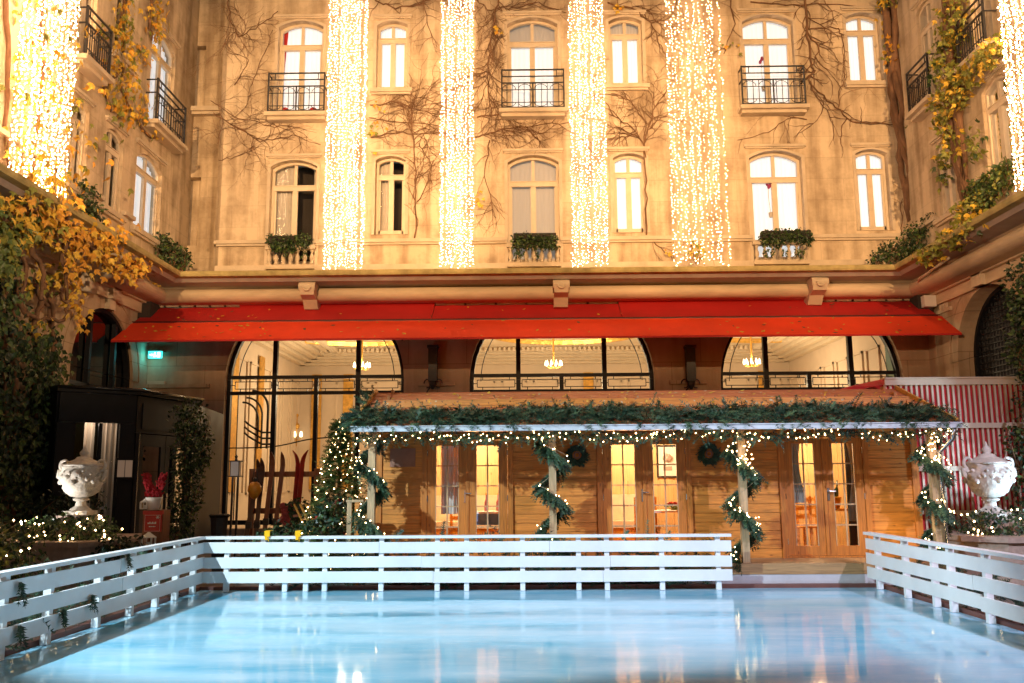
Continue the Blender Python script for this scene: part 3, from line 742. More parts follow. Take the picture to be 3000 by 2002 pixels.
# ================================================================== rink fences
BZ = [(.130, .290), (.345, .502), (.556, .712)]
def fence(label, a, c, posts, face, ztop=.80):
    """a->c along the fence; face = unit vector towards the ice; posts = distances from a"""
    a = V(*a, 0); c = V(*c, 0); d = (c - a); Lh = d.length; d.normalize(); n = V(*face, 0)
    root = thing('rink_fence', label, 'fence', tuple(a), 'white fences round the rink')
    for z0, z1 in BZ:      # boards butt end to end with hairline joints
        x = 0.0
        while x < Lh - .05:
            l = min(R(2.2, 3.4), Lh - x)
            if Lh - x - l < .5: l = Lh - x
            m = MB(); off = R(-.004, .004); dz = R(-.008, .008); dz2 = dz + R(-.009, .009)
            p, q = a + d * (x + .002) + n * (.02 + off), a + d * (x + l - .002) + n * (.02 + off)
            zc = (z0 + z1) / 2
            m.bar(p + V(0, 0, zc + dz), q + V(0, 0, zc + dz2), .024, z1 - z0); m.build('board', 'white', root); x += l
    m = MB(); m.bar(a + V(0, 0, ztop - .02) - n * .005, c + V(0, 0, ztop - .02) - n * .005, .12, .04); m.build('top_rail', 'white', root)
    for s in posts:
        m = MB(); p = a + d * s - n * .032
        m.bar(p + V(0, 0, .004), p + V(0, 0, ztop - .045), .075, .07, up=d); m.build('post', 'white', root)
    return root
bx = lambda px: atY(px, 1640, FYB).x
pst = [bx(x) for x in (660, 765, 832, 893, 948, 1113, 1277, 1363, 1527, 1691, 1774, 1935, 2100)]
x1 = bx(2143)
fence('long white slatted fence across the far end of the rink', (FXL + .02, FYB), (x1, FYB), [p - FXL for p in pst], (0, -1))
fence('white slatted fence running along the left side of the rink', (FXL, FYB + .02), (FXL, 4.0), [.25, .9, 1.55, 2.3, 3.15, 4.2, 5.0, 5.9, 6.9, 8.0, 9.1], (1, 0))
fence('white slatted fence running along the right side of the rink from the chalet step', (FXR, 13.62), (FXR, 4.0), [.30, 1.25, 2.1, 2.55, 3.4, 4.3, 5.2, 6.2, 7.2, 8.3, 9.4], (-1, 0))
# ================================================================== chalet
HY, HX0, HX1, FZ = 14.62, -2.36, 6.30, .34
EY, EZ, RY, RZ = 13.52, 2.395, 15.62, 3.105
GX0, GX1 = -2.62, 6.48
hut = thing('chalet', 'long pine chalet with three glazed double doors and a fir covered roof', 'chalet', (HX0, HY, 0))
hx = lambda px: atY(px, 1430, HY).x
hz = lambda py: atY(1500, py, HY).z
roofz = lambda y: EZ + (RZ - EZ) * (y - EY) / (RY - EY)
DOORS = [(1236, 1503), (1750, 2026), (2283, 2547)]
dx = [(hx(a), hx(c)) for a, c in DOORS]
zt_d = hz(1289)
# horizontal plank walls, real boards with shadow grooves
def planks(b, xa, xb, y, z0, z1, face=-1):
    z = z0; k = 0
    while z < z1 - .01:
        h = min(.138, z1 - z - .004)
        x = xa
        while x < xb - .02:
            l = min(R(1.2, 3.0), xb - x)
            if xb - x - l < .3: l = xb - x
            j = R(-.003, .003)
            b.box(x + .001, x + l - .001, y + j, y + .04, z + .003, z + h); x += l
        z += .142
b = MB()
edges = [HX0] + [e for d in dx for e in d] + [HX1]
for k in range(0, len(edges), 2): planks(b, edges[k], edges[k + 1], HY, FZ, 2.92)
for a, c in dx: planks(b, a, c, HY, zt_d, 2.92)
b.box(HX0, dx[0][0], HY + .041, HY + .06, FZ, 2.85)
for k in (0, 1): b.box(dx[k][1], dx[k + 1][0], HY + .041, HY + .06, FZ, 2.85)
b.box(dx[2][1], HX1, HY + .041, HY + .06, FZ, 2.85)
b.build('front_wall', 'wood', hut)
swm = wood('oiled_pine_side', (0.46, 0.18, 0.04), axis=1)
for x in (HX0 - .001, HX1 - .04):
    b = MB(); z = FZ
    while z < 3.1:
        yy = HY + .045
        y1 = 16.75
        if z > 2.75: yy = EY + (z - EZ) / (RZ - EZ) * (RY - EY) + .12; y1 = 2 * RY - yy
        if y1 > yy + .05: b.box(x, x + .04, yy, y1, z + .002, z + .139)
        z += .142
    b.build('side_wall', swm, hut)
b = MB(); b.box(HX0 + .06, HX1 - .06, 16.70, 16.74, FZ, 2.9)
for k in range(62):
    x = HX0 + .08 + k * .139
    if x < HX1 - .2: b.box(x, x + .135, 16.685, 16.70, FZ, 2.9)
b.box(HX0 + .045, HX0 + .06, HY + .07, 16.69, FZ, 2.8); b.box(HX1 - .06, HX1 - .045, HY + .07, 16.69, FZ, 2.8)
b.box(HX0 + .06, HX1 - .06, HY + .07, 16.69, 2.72, 2.76)
b.build('lining', 'pine_in', hut)
b = MB(); b.box(HX0 - .1, HX1 + .1, 13.72, 16.8, FZ - .06, FZ); b.box(HX0 - .1, HX1 + .1, 13.70, 13.76, FZ - .16, FZ - .003)
b.build('deck', wood('deck_boards', (0.40, 0.22, 0.09), axis=0), hut)
b = MB(); b.box(2.4, FXR + .4, 13.70, 14.0, .02, FZ - .165); b.box(2.2, FXR + .6, 13.685, 13.70, .02, .09); b.build('doorstep', 'step', hut)
b = MB()   # framing posts in the front wall
for x in (HX0 - .05, HX1 - .01): b = MB(); b.box(x - .05, x + .06, HY - .03, HY + .08, FZ, 2.85); b.build('corner_post', 'woodv', hut)
# roof
b = MB()
n = 9
for s in range(n):
    t0, t1 = s / n, (s + 1) / n
    for sd in (1, -1):
        y0 = RY - sd * (RY - EY) * (1 - t0); y1 = RY - sd * (RY - EY) * (1 - t1)
        z0 = EZ + (RZ - EZ) * t0; z1 = EZ + (RZ - EZ) * t1
        b.add([(GX0, y0, z0), (GX1, y0, z0), (GX1, y1, z1), (GX0, y1, z1), (GX0, y0, z0 + .026), (GX1, y0, z0 + .026), (GX1, y1, z1 + .02), (GX0, y1, z1 + .02)],
              [(0, 3, 2, 1), (4, 5, 6, 7), (0, 1, 5, 4), (1, 2, 6, 5), (2, 3, 7, 6), (3, 0, 4, 7)])
b.tube([(GX0, RY, RZ + .012), (GX1, RY, RZ + .012)], .02, 6)
roof = b.build('roof', 'roofwood', hut)
b = MB(); b.bar((GX0 - .02, EY - .02, EZ + .01), (GX0 - .02, RY, RZ + .02), .035, .14); b.bar((GX0 - .02, RY, RZ + .02), (GX0 - .02, 2 * RY - EY, EZ + .01), .035, .14)
b.build('bargeboard', 'yellowwood', hut)
b = MB(); b.bar((GX1 + .02, EY - .02, EZ + .01), (GX1 + .02, RY, RZ + .02), .035, .14); b.build('bargeboard', 'yellowwood', hut)
b = MB()    # white metal gutter on the eaves
b.box(GX0 - .03, GX1 + .05, EY - .12, EY - .115, EZ - .065, EZ + .015); b.box(GX0 - .03, GX1 + .05, EY - .115, EY - .022, EZ - .065, EZ - .058)
b.box(GX0 - .03, GX1 + .05, EY - .135, EY - .12, EZ + .005, EZ + .02)
b.build('gutter', mat('grey_white_gutter', (.55, .58, .62), .4, .08, 3), hut)
b = MB(); b.tube([(GX1 - .05, EY - .07, EZ - .06), (GX1 - .05, EY + .0, EZ - .22), (GX1 - .18, 13.72, EZ - .42), (GX1 - .18, 13.72, .3)], .035, 8); b.build('downpipe', 'chrome', hut, True)
# porch posts
PX = [atY(p, 1430, 13.80).x for p in (1089, 1619, 2176, 2738)]
for x in PX:
    b = MB(); b.box(x - .055, x + .055, 13.75, 13.86, FZ + .002, roofz(13.75) - .005); b.build('post', 'palewood', hut)
b = MB(); b.box(GX0 + .1, GX1 - .1, 13.765, 13.845, EZ - .12, EZ - .0); 
# doors
for k, (a, c) in enumerate(dx):
    fw = .085
    b = MB(); y0, y1 = HY - .035, HY + .06
    b.box(a, a + fw, y0, y1, FZ, zt_d); b.box(c - fw, c, y0, y1, FZ, zt_d); b.box(a - .02, c + .02, y0 - .012, y1, zt_d, zt_d + .10); b.box(a + fw, c - fw, y0, y1, FZ + .001, FZ + .03)
    fr = b.build('door_frame', 'woodv', hut)
    mid = (a + c) / 2
    for li, (xa, xb) in enumerate(((a + fw + .004, mid - .004), (mid + .004, c - fw - .004))):
        w = xb - xa; st = .135; z0, z1 = FZ + .035, zt_d - .006
        gx0, gx1, gz0, gz1 = xa + st, xb - st, z0 + .15, z1 - .085
        m = MB(); ya, yb = HY - .015, HY + .03
        m.box(xa, gx0, ya, yb, z0, z1); m.box(gx1, xb, ya, yb, z0, z1); m.box(gx0, gx1, ya, yb, z0, gz0); m.box(gx0, gx1, ya, yb, gz1, z1)
        if li == 1: m.box(xa - .03, xa + .02, ya - .02, ya - .001, z0, z1)
        d = m.build('door', 'woodv', hut)
        m = MB(); gm = (gx0 + gx1) / 2
        m.box(gm - .011, gm + .011, ya + .004, ya + .03, gz0, gz1)
        for r in range(1, 5):
            z = gz0 + (gz1 - gz0) * r / 5; m.box(gx0, gx1, ya + .006, ya + .028, z - .010, z + .010)
        for e in (gx0, gx1 - .012): m.box(e, e + .012, ya - .004, ya + .02, gz0, gz1)
        m.build('glazing_bar', 'palewood', d)
        m = MB(); m.quad((gx0, ya + .02, gz0), (gx1, ya + .02, gz0), (gx1, ya + .02, gz1), (gx0, ya + .02, gz1)); m.build('pane', 'glass', d)
        hg = MB(); hxx = xa if li == 0 else xb
        for z in (z0 + .22, (z0 + z1) / 2, z1 - .2): hg.tube([(hxx, ya - .012, z - .045), (hxx, ya - .012, z + .045)], .010, 6)
        hg.build('hinge', 'chrome', d)
        if li == 0 and k != 2 or li == 1 and k == 2:
            hh = MB(); hxp = xb - .03 if li == 0 else xa + .05; zc = hz(1452)
            hh.box(hxp - .02, hxp + .02, ya - .012, ya, zc - .11, zc + .09); hh.tube([(hxp, ya - .012, zc + .04), (hxp, ya - .06, zc + .04), (hxp + .10, ya - .065, zc + .035)], .010, 6)
            hh.build('handle', 'chrome', d)
# interior lamps
def lamp(name, kind, loc, power, col, size=.1, aim=None, spot=60, blend=.3):
    l = bpy.data.lights.new(name, kind); l.energy = power; l.color = col
    if kind in ('POINT', 'SPOT'): l.shadow_soft_size = size
    if kind == 'SPOT': l.spot_size = math.radians(spot); l.spot_blend = blend
    o = bpy.data.objects.new(name, l); COL.objects.link(o); o.location = loc
    if aim: o.rotation_euler = (Vector(aim) - Vector(loc)).to_track_quat('-Z', 'Y').to_euler()
    return o
WARM = (1.0, .74, .42)
for k, (a, c) in enumerate(dx):
    x = (a + c) / 2
    t = thing('ceiling_lamp', ['round glass ceiling lamp in the chalet behind the double doors beside the Christmas tree', 'round glass ceiling lamp in the chalet behind the middle double doors', 'round glass ceiling lamp in the chalet behind the double doors with no fence in front'][k], 'lamp', (x, 15.6, 2.70), 'lamps inside the chalet')
    m = MB(); m.tube([(x, 15.6, 2.72), (x, 15.6, 2.66)], .09, 12); m.build('base', 'chrome', t)
    m = MB(); m.ball((x, 15.6, 2.60), .09); m.build('lamp_shade', 'candle', t, True)
    lamp('chalet_light', 'POINT', (x, 15.6, 2.40), 130, WARM, .12)
# furniture behind the doors
def table(label, x, y, w, d, top='whitep'):
    t = thing('table', label, 'table', (x, y, FZ), 'tables in the chalet')
    m = MB(); m.box(x - w / 2, x + w / 2, y - d / 2, y + d / 2, FZ + .70, FZ + .735); m.build('tabletop', top, t)
    for sx in (-1, 1):
        for sy in (-1, 1):
            m = MB(); cx, cy = x + sx * (w / 2 - .06), y + sy * (d / 2 - .06); m.box(cx - .03, cx + .03, cy - .03, cy + .03, FZ + .001, FZ + .699); m.build('leg', 'yellowwood', t)
    return t
def chair(label, x, y, flip=1, col='yellowwood'):
    t = thing('chair', label, 'chair', (x, y, FZ), 'chairs in the chalet')
    m = MB(); m.box(x - .2, x + .2, y - .2, y + .2, FZ + .44, FZ + .47); m.build('seat', col, t)
    for sx in (-1, 1):
        m = MB(); cx = x + sx * .17; cy = y + flip * .18; m.box(cx - .022, cx + .022, cy - .02, cy + .02, FZ + .001, FZ + .95); m.build('leg', col, t)
        m = MB(); cy = y - flip * .17; m.box(cx - .02, cx + .02, cy - .02, cy + .02, FZ + .001, FZ + .44); m.build('leg', col, t)
    m = MB()
    for z in (.58, .72, .86): m.box(x - .15, x + .15, y + flip * .18 - .012, y + flip * .18 + .012, FZ + z, FZ + z + .06)
    m.build('backrest', col, t)
d1, d2, d3 = [(a + c) / 2 for a, c in dx]
table('white topped table behind the double doors beside the Christmas tree', d1 + .40, 15.35, .85, .6)
chair('pine chair beside the white topped table behind the first pair of doors', d1 - .18, 15.5, 1)
table('white topped table with red flowers behind the middle double doors', d2 + .55, 15.4, .8, .6)
chair('ladder-back pine chair behind the middle double doors', d2 + .12, 15.3, 1)
table('pine sideboard table behind the double doors with no fence in front', d3 + .66, 15.7, .7, .5, 'yellowwood')
chair('pine chair behind the left leaf of the unfenced double doors', d3 - .18, 15.2, 1)
chair('pine chair deeper in the chalet behind the unfenced double doors', d3 + .10, 15.75, 1)
m = MB(); m.box(d1 + .12, d1 + .75, 15.04, 15.06, FZ + .52, FZ + .70); m.box(d1 + .40, d1 + .44, 15.03, 15.065, FZ + .52, FZ + .70)
tag(m.build('napkin', 'blue'), 'blue cloth hanging over the edge of the white topped table', 'cloth')
for k, (x, lbl) in enumerate(((d1 - .1, 'cream cushioned bench along the back wall behind the first double doors'), (d2 - .35, 'cream cushioned bench along the back wall behind the middle double doors'))):
    t = thing('bench', lbl, 'bench', (x, 16.4, FZ))
    m = MB(); m.box(x - .75, x + .75, 16.15, 16.65, FZ + .001, FZ + .40); m.build('base', 'yellowwood', t)
    m = MB(); m.box(x - .74, x + .74, 16.13, 16.60, FZ + .402, FZ + .52); m.box(x - .74, x + .74, 16.50, 16.66, FZ + .522, FZ + .98); m.build('cushion', 'cushion', t)
for q in range(2):
    t = thing('bottle', ['pink bottle standing nearer the door handle on the white table', 'pink bottle standing further from the door handle on the white table'][q], 'bottle', (d1 + .28 + .2 * q, 15.3, FZ + .737), 'bottles on the white table')
    m = MB(); m.lathe([(.035, 0), (.035, .15), (.014, .2), (.014, .27)], (d1 + .28 + .2 * q, 15.3, FZ + .737), 10); m.build('body', mat('pink_glass', (.5, .18, .2), .15), t, True)
    m = MB(); m.lathe([(.016, .271), (.016, .30)], (d1 + .28 + .2 * q, 15.3, FZ + .737), 8); m.build('cap', 'gold', t)
t = thing('flower_bunch', 'red flowers with green leaves on the table behind the middle double doors', 'flowers', (d2 + .6, 15.35, FZ + .737))
m = MB()
for q in range(7): m.ball((d2 + .51 + .03 * q, 15.35 + R(-.01, .01), FZ + .84 + R(-.012, .012)), .032, 0, 6)
m.build('bloom', 'skired', t, True)
m = MB()
for q in range(24):
    p = V(d2 + .6 + R(-.16, .16), 15.35 + R(-.1, .1), FZ + .79 + R(-.03, .04)); s = V(R(-1, 1), R(-1, 1), R(-.5, 1)).normalized() * .07; e = V(R(-1, 1), R(-1, 1), R(-1, 1)).normalized() * .03
    m.quad(p, p + s * .5 + e, p + s, p + s * .5 - e)
m.box(d2 + .54, d2 + .66, 15.3, 15.4, FZ + .738, FZ + .79)
m.build('leaf', 'ivy3', t)
t = thing('ice_bucket', 'copper bucket holding dark bottles behind the unfenced double doors', 'bucket', (d3 + .46, 15.6, FZ + .737))
m = MB(); m.lathe([(.10, 0), (.14, .18), (.15, .18), (.15, .2), (.13, .2)], (d3 + .46, 15.6, FZ + .737), 14); m.build('bucket', 'orange', t, True)
for q in range(3):
    x = d3 + .40 + .06 * q; m = MB(); m.tube([(x, 15.6, FZ + .85), (x + .01 * (q - 1), 15.6, FZ + 1.06), (x + .02 * (q - 1), 15.6, FZ + 1.10), (x + .03 * (q - 1), 15.6, FZ + 1.22)], [.036, .036, .014, .013], 8)
    tag(m.build('bottle', 'bottle', None, True), ['dark wine bottle leaning left in the copper bucket', 'dark wine bottle upright in the middle of the copper bucket', 'dark wine bottle leaning right in the copper bucket'][q], 'bottle', 'wine bottles in the copper bucket')
t = thing('picture', 'framed picture of grey shapes on the chalet back wall behind the middle doors', 'picture', (d2 + .73, 16.67, 1.9))
m = MB(); x = d2 + .73; ring_z = (1.62, 2.22)
m.box(x - .22, x - .19, 16.645, 16.683, *ring_z); m.box(x + .19, x + .22, 16.645, 16.683, *ring_z); m.box(x - .19, x + .19, 16.645, 16.683, 1.62, 1.65); m.box(x - .19, x + .19, 16.645, 16.683, 2.19, 2.22); m.build('frame', 'void', t)
m = MB(); m.box(x - .189, x + .189, 16.665, 16.682, 1.651, 2.189); m.build('print', 'whitep', t)
m = MB(); m.box(x - .10, x + .06, 16.66, 16.664, 1.75, 1.83); m.ball((x - .02, 16.66, 1.98), .09, 0, 8, .9); m.build('motif', 'lead', t)
def drape(label, xa, xb, y, z0, z1, gather, mt='fabricgrey'):
    m = MB(); n = 22; vs = []
    for r in range(9):
        s = r / 8; g = gather * math.sin(PI * min(1, s * 1.15) / 1.15) if gather else 0
        for k in range(n + 1):
            u = k / n; x = xa + (xb - xa) * (u * (1 - abs(g)) + (abs(g) if g > 0 else 0))
            vs.append((x, y + .022 * math.sin(k * 2.1) + .008 * math.sin(k * 5), z1 - (z1 - z0) * s))
    m.add(vs, [(r * (n + 1) + k, r * (n + 1) + k + 1, (r + 1) * (n + 1) + k + 1, (r + 1) * (n + 1) + k) for r in range(8) for k in range(n)])
    tag(m.build('curtain', mt, None, True), label, 'curtain', 'curtains inside the chalet doors')
def gl(k, li):
    a, c = dx[k]; mid = (a + c) / 2
    return (a + .224, mid - .139) if li == 0 else (mid + .139, c - .224)
g0 = gl(0, 0); drape('grey curtain filling the top of the leaf nearest the Christmas tree', g0[0] + .07, g0[1] + .1, 14.85, 1.05, 2.5, 0, 'drape')
g2 = gl(2, 0); drape('sage curtain drawn back behind the left leaf of the unfenced doors', g2[0] - .05, g2[0] + .30, 14.82, 1.2, 2.5, -.35)
g3 = gl(2, 1); drape('grey curtain drawn back behind the right leaf of the unfenced doors', g3[1] - .12, g3[1] + .16, 14.82, .9, 2.5, .5)
m = MB(); m.box(g3[1] - .0, g3[1] + .45, 15.0, 15.03, FZ + .05, 2.5)  # dark sheet added in place of a dark window further back
tag(m.build('dark_window_sheet', 'void'), 'dark sheet standing for a window beyond the right leaf of the unfenced doors', 'screen')
# name board left of the first door
m = MB(); xa, xb = hx(1142), hx(1216); m.box(xa, xb, HY - .02, HY - .004, hz(1366), hz(1312))
m.build('wall_panel', mat('stained_board', (.30, .13, .075), .6, .15, 6), hut)
# folded red cloth behind the roof's right end
y = 15.95
def cz(px, py, dy=0): return atY(px, py, y + dy)
m = MB()
P_ = [cz(2458, 1146, .1), cz(2500, 1132), cz(2560, 1118, .25), cz(2612, 1107, .1), cz(2622, 1112, .3), cz(2612, 1150, .2), cz(2585, 1147, -.1), cz(2545, 1140, .15), cz(2500, 1148, 0)]
Q_ = [p + V(0, .35, .02) for p in P_]
n = len(P_); m.add(P_ + Q_ + [cz(2560, 1132, -.22), cz(2590, 1128, -.12), cz(2530, 1140, -.12)], [(0, 1, n * 2 + 2), (1, 2, 2 * n, 2 * n + 2), (2, 3, 2 * n + 1, 2 * n), (3, 4, 5, 2 * n + 1), (2 * n + 1, 5, 6), (2 * n, 2 * n + 1, 6), (2 * n, 6, 7), (2 * n + 2, 2 * n, 7, 8), (0, 2 * n + 2, 8)] + [(k, (k + 1) % n, n + (k + 1) % n, n + k) for k in range(n)] + [tuple(range(2 * n - 1, n - 1, -1))])
m.bar(cz(2600, 1190, .3), cz(2600, 1120, .3), .06, .06, up=V(0, 1, 0))
tag(m.build('folded_parasol', 'redcloth'), 'folded bright red cloth parasol lying beyond the right end of the chalet roof', 'parasol')
# ================================================================== striped screen on the right
SY = 15.75
sx = lambda px: atY(px, 1250, SY).x
sz = lambda py: atY(2750, py, SY).z
scr = thing('striped_screen', 'tall screen of cream slats over red panels beside the chalet', 'screen', (sx(2640), SY, 0))
xa, xb = sx(2600), sx(3080)
b = MB(); b.box(xa, xb, SY + .05, SY + .07, 0, sz(1130)); b.build('backing', 'redback', scr)
b = MB(); k = 0; x = xa
while x < xb:
    b.box(x, x + .036, SY + .012, SY + .048, .1, sz(1126)); x += .0915
b.build('slat_panel', 'slat', scr)
b = MB()
for y0, y1 in ((1108, 1128), (1240, 1255), (1366, 1380), (1496, 1506)): b.box(xa, xb, SY - .025, SY + .0, sz(y1), sz(y0))
for px in (2678, 2718, 2872, 2990): 
    b.box(sx(px) - .035, sx(px) + .035, SY - .022, SY + .001, .1, sz(1366)) if px in (2718,) else None
b.box(xa, xb, SY - .05, SY + .14, sz(1110), sz(1106))
b.build('rail', 'slat', scr)
b = MB(); b.box(sx(2640) - .05, sx(2640) + .05, SY - .06, SY - .027, 0, sz(1250)); b.build('post', 'slat', scr)
# ================================================================== awning
M['darkred'] = mat('dark_red_bar', (.10, .012, .012), .5)
aw = thing('awning', 'long red awning of canvas panels along the whole ground floor', 'awning', (0, 23.9, 6.3))
A0, A1 = atY(326, 990, 22.0).x, atY(2818, 985, 22.0).x
za_top, za_mid, za_front = 6.34, 5.78, 5.13
def canvas(name, x0, x1, ya, zA, yb, zB, mt, sag=.03, nx=26, ny=5, th=.012):
    b = MB(); vs = []
    for j in range(ny + 1):
        t = j / ny
        for i in range(nx + 1):
            x = x0 + (x1 - x0) * i / nx
            s = sag * math.sin(PI * t) + .012 * math.sin(x * 2.3) * math.sin(PI * t) + .006 * math.sin(x * 7.1 + 3 * t)
            vs.append((x, ya + (yb - ya) * t, zA + (zB - zA) * t - s))
    nn = len(vs)
    fs = [(j * (nx + 1) + i, j * (nx + 1) + i + 1, (j + 1) * (nx + 1) + i + 1, (j + 1) * (nx + 1) + i) for j in range(ny) for i in range(nx)]
    b.add(vs, fs); b.add([(x, y, z - th) for x, y, z in vs], [f[::-1] for f in fs])
    for i in range(nx): b.quad(vs[i + ny * (nx + 1)], vs[i + 1 + ny * (nx + 1)], V(*vs[i + 1 + ny * (nx + 1)]) - V(0, 0, th), V(*vs[i + ny * (nx + 1)]) - V(0, 0, th))
    return b.build(name, mt, aw, True)
ax = lambda px, Y=23.4: atY(px, 920, Y).x
cuts = [A0 + .12, ax(686), ax(1268), ax(1818), ax(2420), A1 - .12]
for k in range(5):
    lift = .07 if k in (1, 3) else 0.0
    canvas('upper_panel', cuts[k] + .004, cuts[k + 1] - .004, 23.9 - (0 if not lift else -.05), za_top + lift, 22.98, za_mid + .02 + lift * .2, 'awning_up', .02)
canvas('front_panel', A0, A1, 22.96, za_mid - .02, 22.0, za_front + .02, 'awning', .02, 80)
for a, c in ((cuts[1], cuts[2]), (cuts[3], cuts[4])):
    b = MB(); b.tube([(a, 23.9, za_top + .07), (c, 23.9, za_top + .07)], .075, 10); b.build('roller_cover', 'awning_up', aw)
b = MB(); b.box(A0 + .1, A1 - .1, 22.95, 23.0, za_mid - .045, za_mid - .005); b.tube([(A0 + .05, 22.97, za_mid + .012), (A1 - .05, 22.97, za_mid + .012)], .014, 6); b.build('joint_bar', 'darkred', aw)
b = MB(); b.box(A0, A1, 21.985, 22.02, za_front - .035, za_front + .012); b.build('front_bar', 'redcloth', aw)
for x in (A0 + .2, ax(1200), ax(1850), A1 - .2):
    b = MB(); b.bar((x, 23.95, 5.55), (x, 22.97, za_mid - .08), .05, .05); b.bar((x, 22.97, za_mid - .08), (x, 22.05, za_front - .03), .045, .045); b.build('folding_arm', 'iron', aw)
for a, c in ((cuts[0], cuts[1]), (cuts[2], cuts[3]), (cuts[4], cuts[5])):
    b = MB(); b.tube([(a, 23.92, za_top + .06), (c, 23.92, za_top + .06)], .035, 8)
    for k in range(7):
        x = a + (c - a) * k / 6; b.box(x - .03, x + .03, 23.88, 24.0, za_top + .02, za_top + .13)
    b.build('roller', 'iron', aw)
b = MB(); b.box(A0 + .02, A0 + .4, 23.3, 24.05, 5.85, 6.45); b.build('end_box', 'void', aw)
b = MB(); b.box(A1 - .4, A1 - .02, 23.4, 24.05, 5.9, 6.45); b.build('end_box', 'void', aw)
# scattered dead leaves on awning and chalet roof
def leaf_scatter(name, label, n, fn, mats, s0=.03, s1=.075):
    b = MB()
    for k in range(n):
        p, u, w = fn(); a = R(0, 2 * PI); s = R(s0, s1)
        d1 = (u * math.cos(a) + w * math.sin(a)) * s; d2 = (w * math.cos(a) - u * math.sin(a)) * s * R(.4, .8); nn = u.cross(w).normalized()
        if nn.z < 0: nn = -nn
        b.quad(p - d1 + nn * .012, p + d2 + nn * .02, p + d1 + nn * R(.012, .035), p - d2 + nn * .012, random.randrange(len(mats)))
    return tag(b.build(name, mats), label, 'leaves', None, 'stuff')
def f1():
    t = random.random(); x = R(A0 + .1, A1 - .1)
    if random.random() < .55: x = R(A0 + .1, A0 + 4) if random.random() < .5 else R(A1 - 6, A1)
    if random.random() < .6: ya, zA, yb, zB = 22.96, za_mid - .02, 22.0, za_front + .02
    else: ya, zA, yb, zB = 23.88, za_top, 22.98, za_mid + .02
    return V(x, ya + (yb - ya) * t, zA + (zB - zA) * t - .02), V(1, 0, 0), V(0, yb - ya, zB - zA).normalized()
leaf_scatter('fallen_leaves', 'small dead leaves scattered over the red awning', 170, f1, ['leafo', 'leafy', 'bark'])
def f2():
    y = R(14.2, RY - .05); return V(R(GX0 + .1, GX1 - .1), y, roofz(y) + .02), V(1, 0, 0), V(0, RY - EY, RZ - EZ).normalized()
leaf_scatter('fallen_leaves', 'small dead leaves scattered over the chalet roof boards', 420, f2, ['leafo', 'leafy', 'palewood'], .02, .045)
# ================================================================== fir sprigs, leaves
def sprig(b, p, d, n, L, k=8, nl=.07, mi=None, w=.011):
    """flat fir spray: stem plus needle blades on both sides"""
    d = d.normalized(); s = d.cross(n)
    if s.length < 1e-4: s = d.cross(V(1, 0, .3))
    s.normalize(); n = s.cross(d)
    mi = random.choice((0, 0, 1, 1, 2)) if mi is None else mi
    droop = R(.0, .25)
    for j in range(k):
        t = (j + .6) / k; q = p + d * (L * t) - V(0, 0, droop * L * t * t)
        l = nl * (1.15 - .55 * t)
        for sg in (-1, 1):
            tip = q + d * (l * .62) + s * (sg * l * .8) + n * R(-.02, .03)
            a = (d * w); b.add([q - a, q + a, tip], [(0, 1, 2)], mi)
    e = p + d * L - V(0, 0, droop * L)
    b.add([e - d * nl * .5 + s * w, e - d * nl * .5 - s * w, e + d * nl * .6], [(0, 1, 2)], mi)
    b.add([p + s * w * .5, p - s * w * .5, e], [(0, 1, 2)], 1)
FIR = ['needle1', 'needle2', 'needle3']
def rv(): return V(R(-1, 1), R(-1, 1), R(-1, 1)).normalized()
def bulbs(b, pts, r, mi=0):
    for p in pts: b.octa(p, r * R(.8, 1.2), mi)
# roof garland
t = thing('roof_garland', 'thick garland of fir branches laid along the lower half of the chalet roof', 'garland', (GX0, EY, EZ))
b = MB(); sl = V(0, RY - EY, RZ - EZ).normalized(); nr = V(0, -sl.z, sl.y)
for k in range(3000):
    x = R(GX0 - .05, GX1 + .05); u = random.random() ** .8
    top = .96 + .10 * math.sin(x * 1.7) + .07 * math.sin(x * 4.1 + 1)
    s = -.06 + u * top; h = R(.02, .17) * (1 - .6 * abs(u - .45) * 2 * .8)
    p = V(x, EY, EZ) + sl * s + nr * h
    d = V(R(-1, 1), -R(.1, .9), R(-.45, .25)) if random.random() < .90 else V(R(-1, 1), R(-.4, .6), R(0, .5))
    sprig(b, p, d, nr + rv() * .4, R(.17, .32), 8, R(.05, .075))
for k in range(36):     # loose ends hanging over the gutter
    x = R(GX0, GX1); p = V(x, EY - .08, EZ + .06); sprig(b, p, V(R(-.7, .7), -.5, -R(.2, .7)), V(0, -.6, .8), R(.12, .26), 7, .055)
for k in range(70):
    p = V(GX0 + R(-.04, .15), EY + R(-.1, .6), EZ + R(.02, .25)); sprig(b, p, V(-R(.2, 1), R(-.6, .2), R(-.3, .4)), rv(), R(.14, .26), 8, .06)
for k in range(26):
    s = R(.9, 1.9); p = V(GX0, EY, EZ) + sl * s + nr * .05; sprig(b, p, V(-R(.1, .8), R(-.5, .5), R(.2, .9)), rv(), R(.15, .3), 7, .06)
b.build('branch', FIR, t)
b = MB()
for k in range(420):
    x = R(GX0 + .2, GX1 - .2); top = .98 + .14 * math.sin(x * 1.7) + .10 * math.sin(x * 4.1 + 1)
    p = V(x, EY, EZ) + sl * (top * R(.55, 1.06)) + nr * R(.08, .2); e = rv() * R(.015, .035); g = rv() * R(.012, .03)
    b.quad(p - e, p + g, p + e, p - g, random.randrange(3))
b.build('dry_leaf', ['leafo', 'palewood', 'bark'], t)['kind'] = 'stuff'
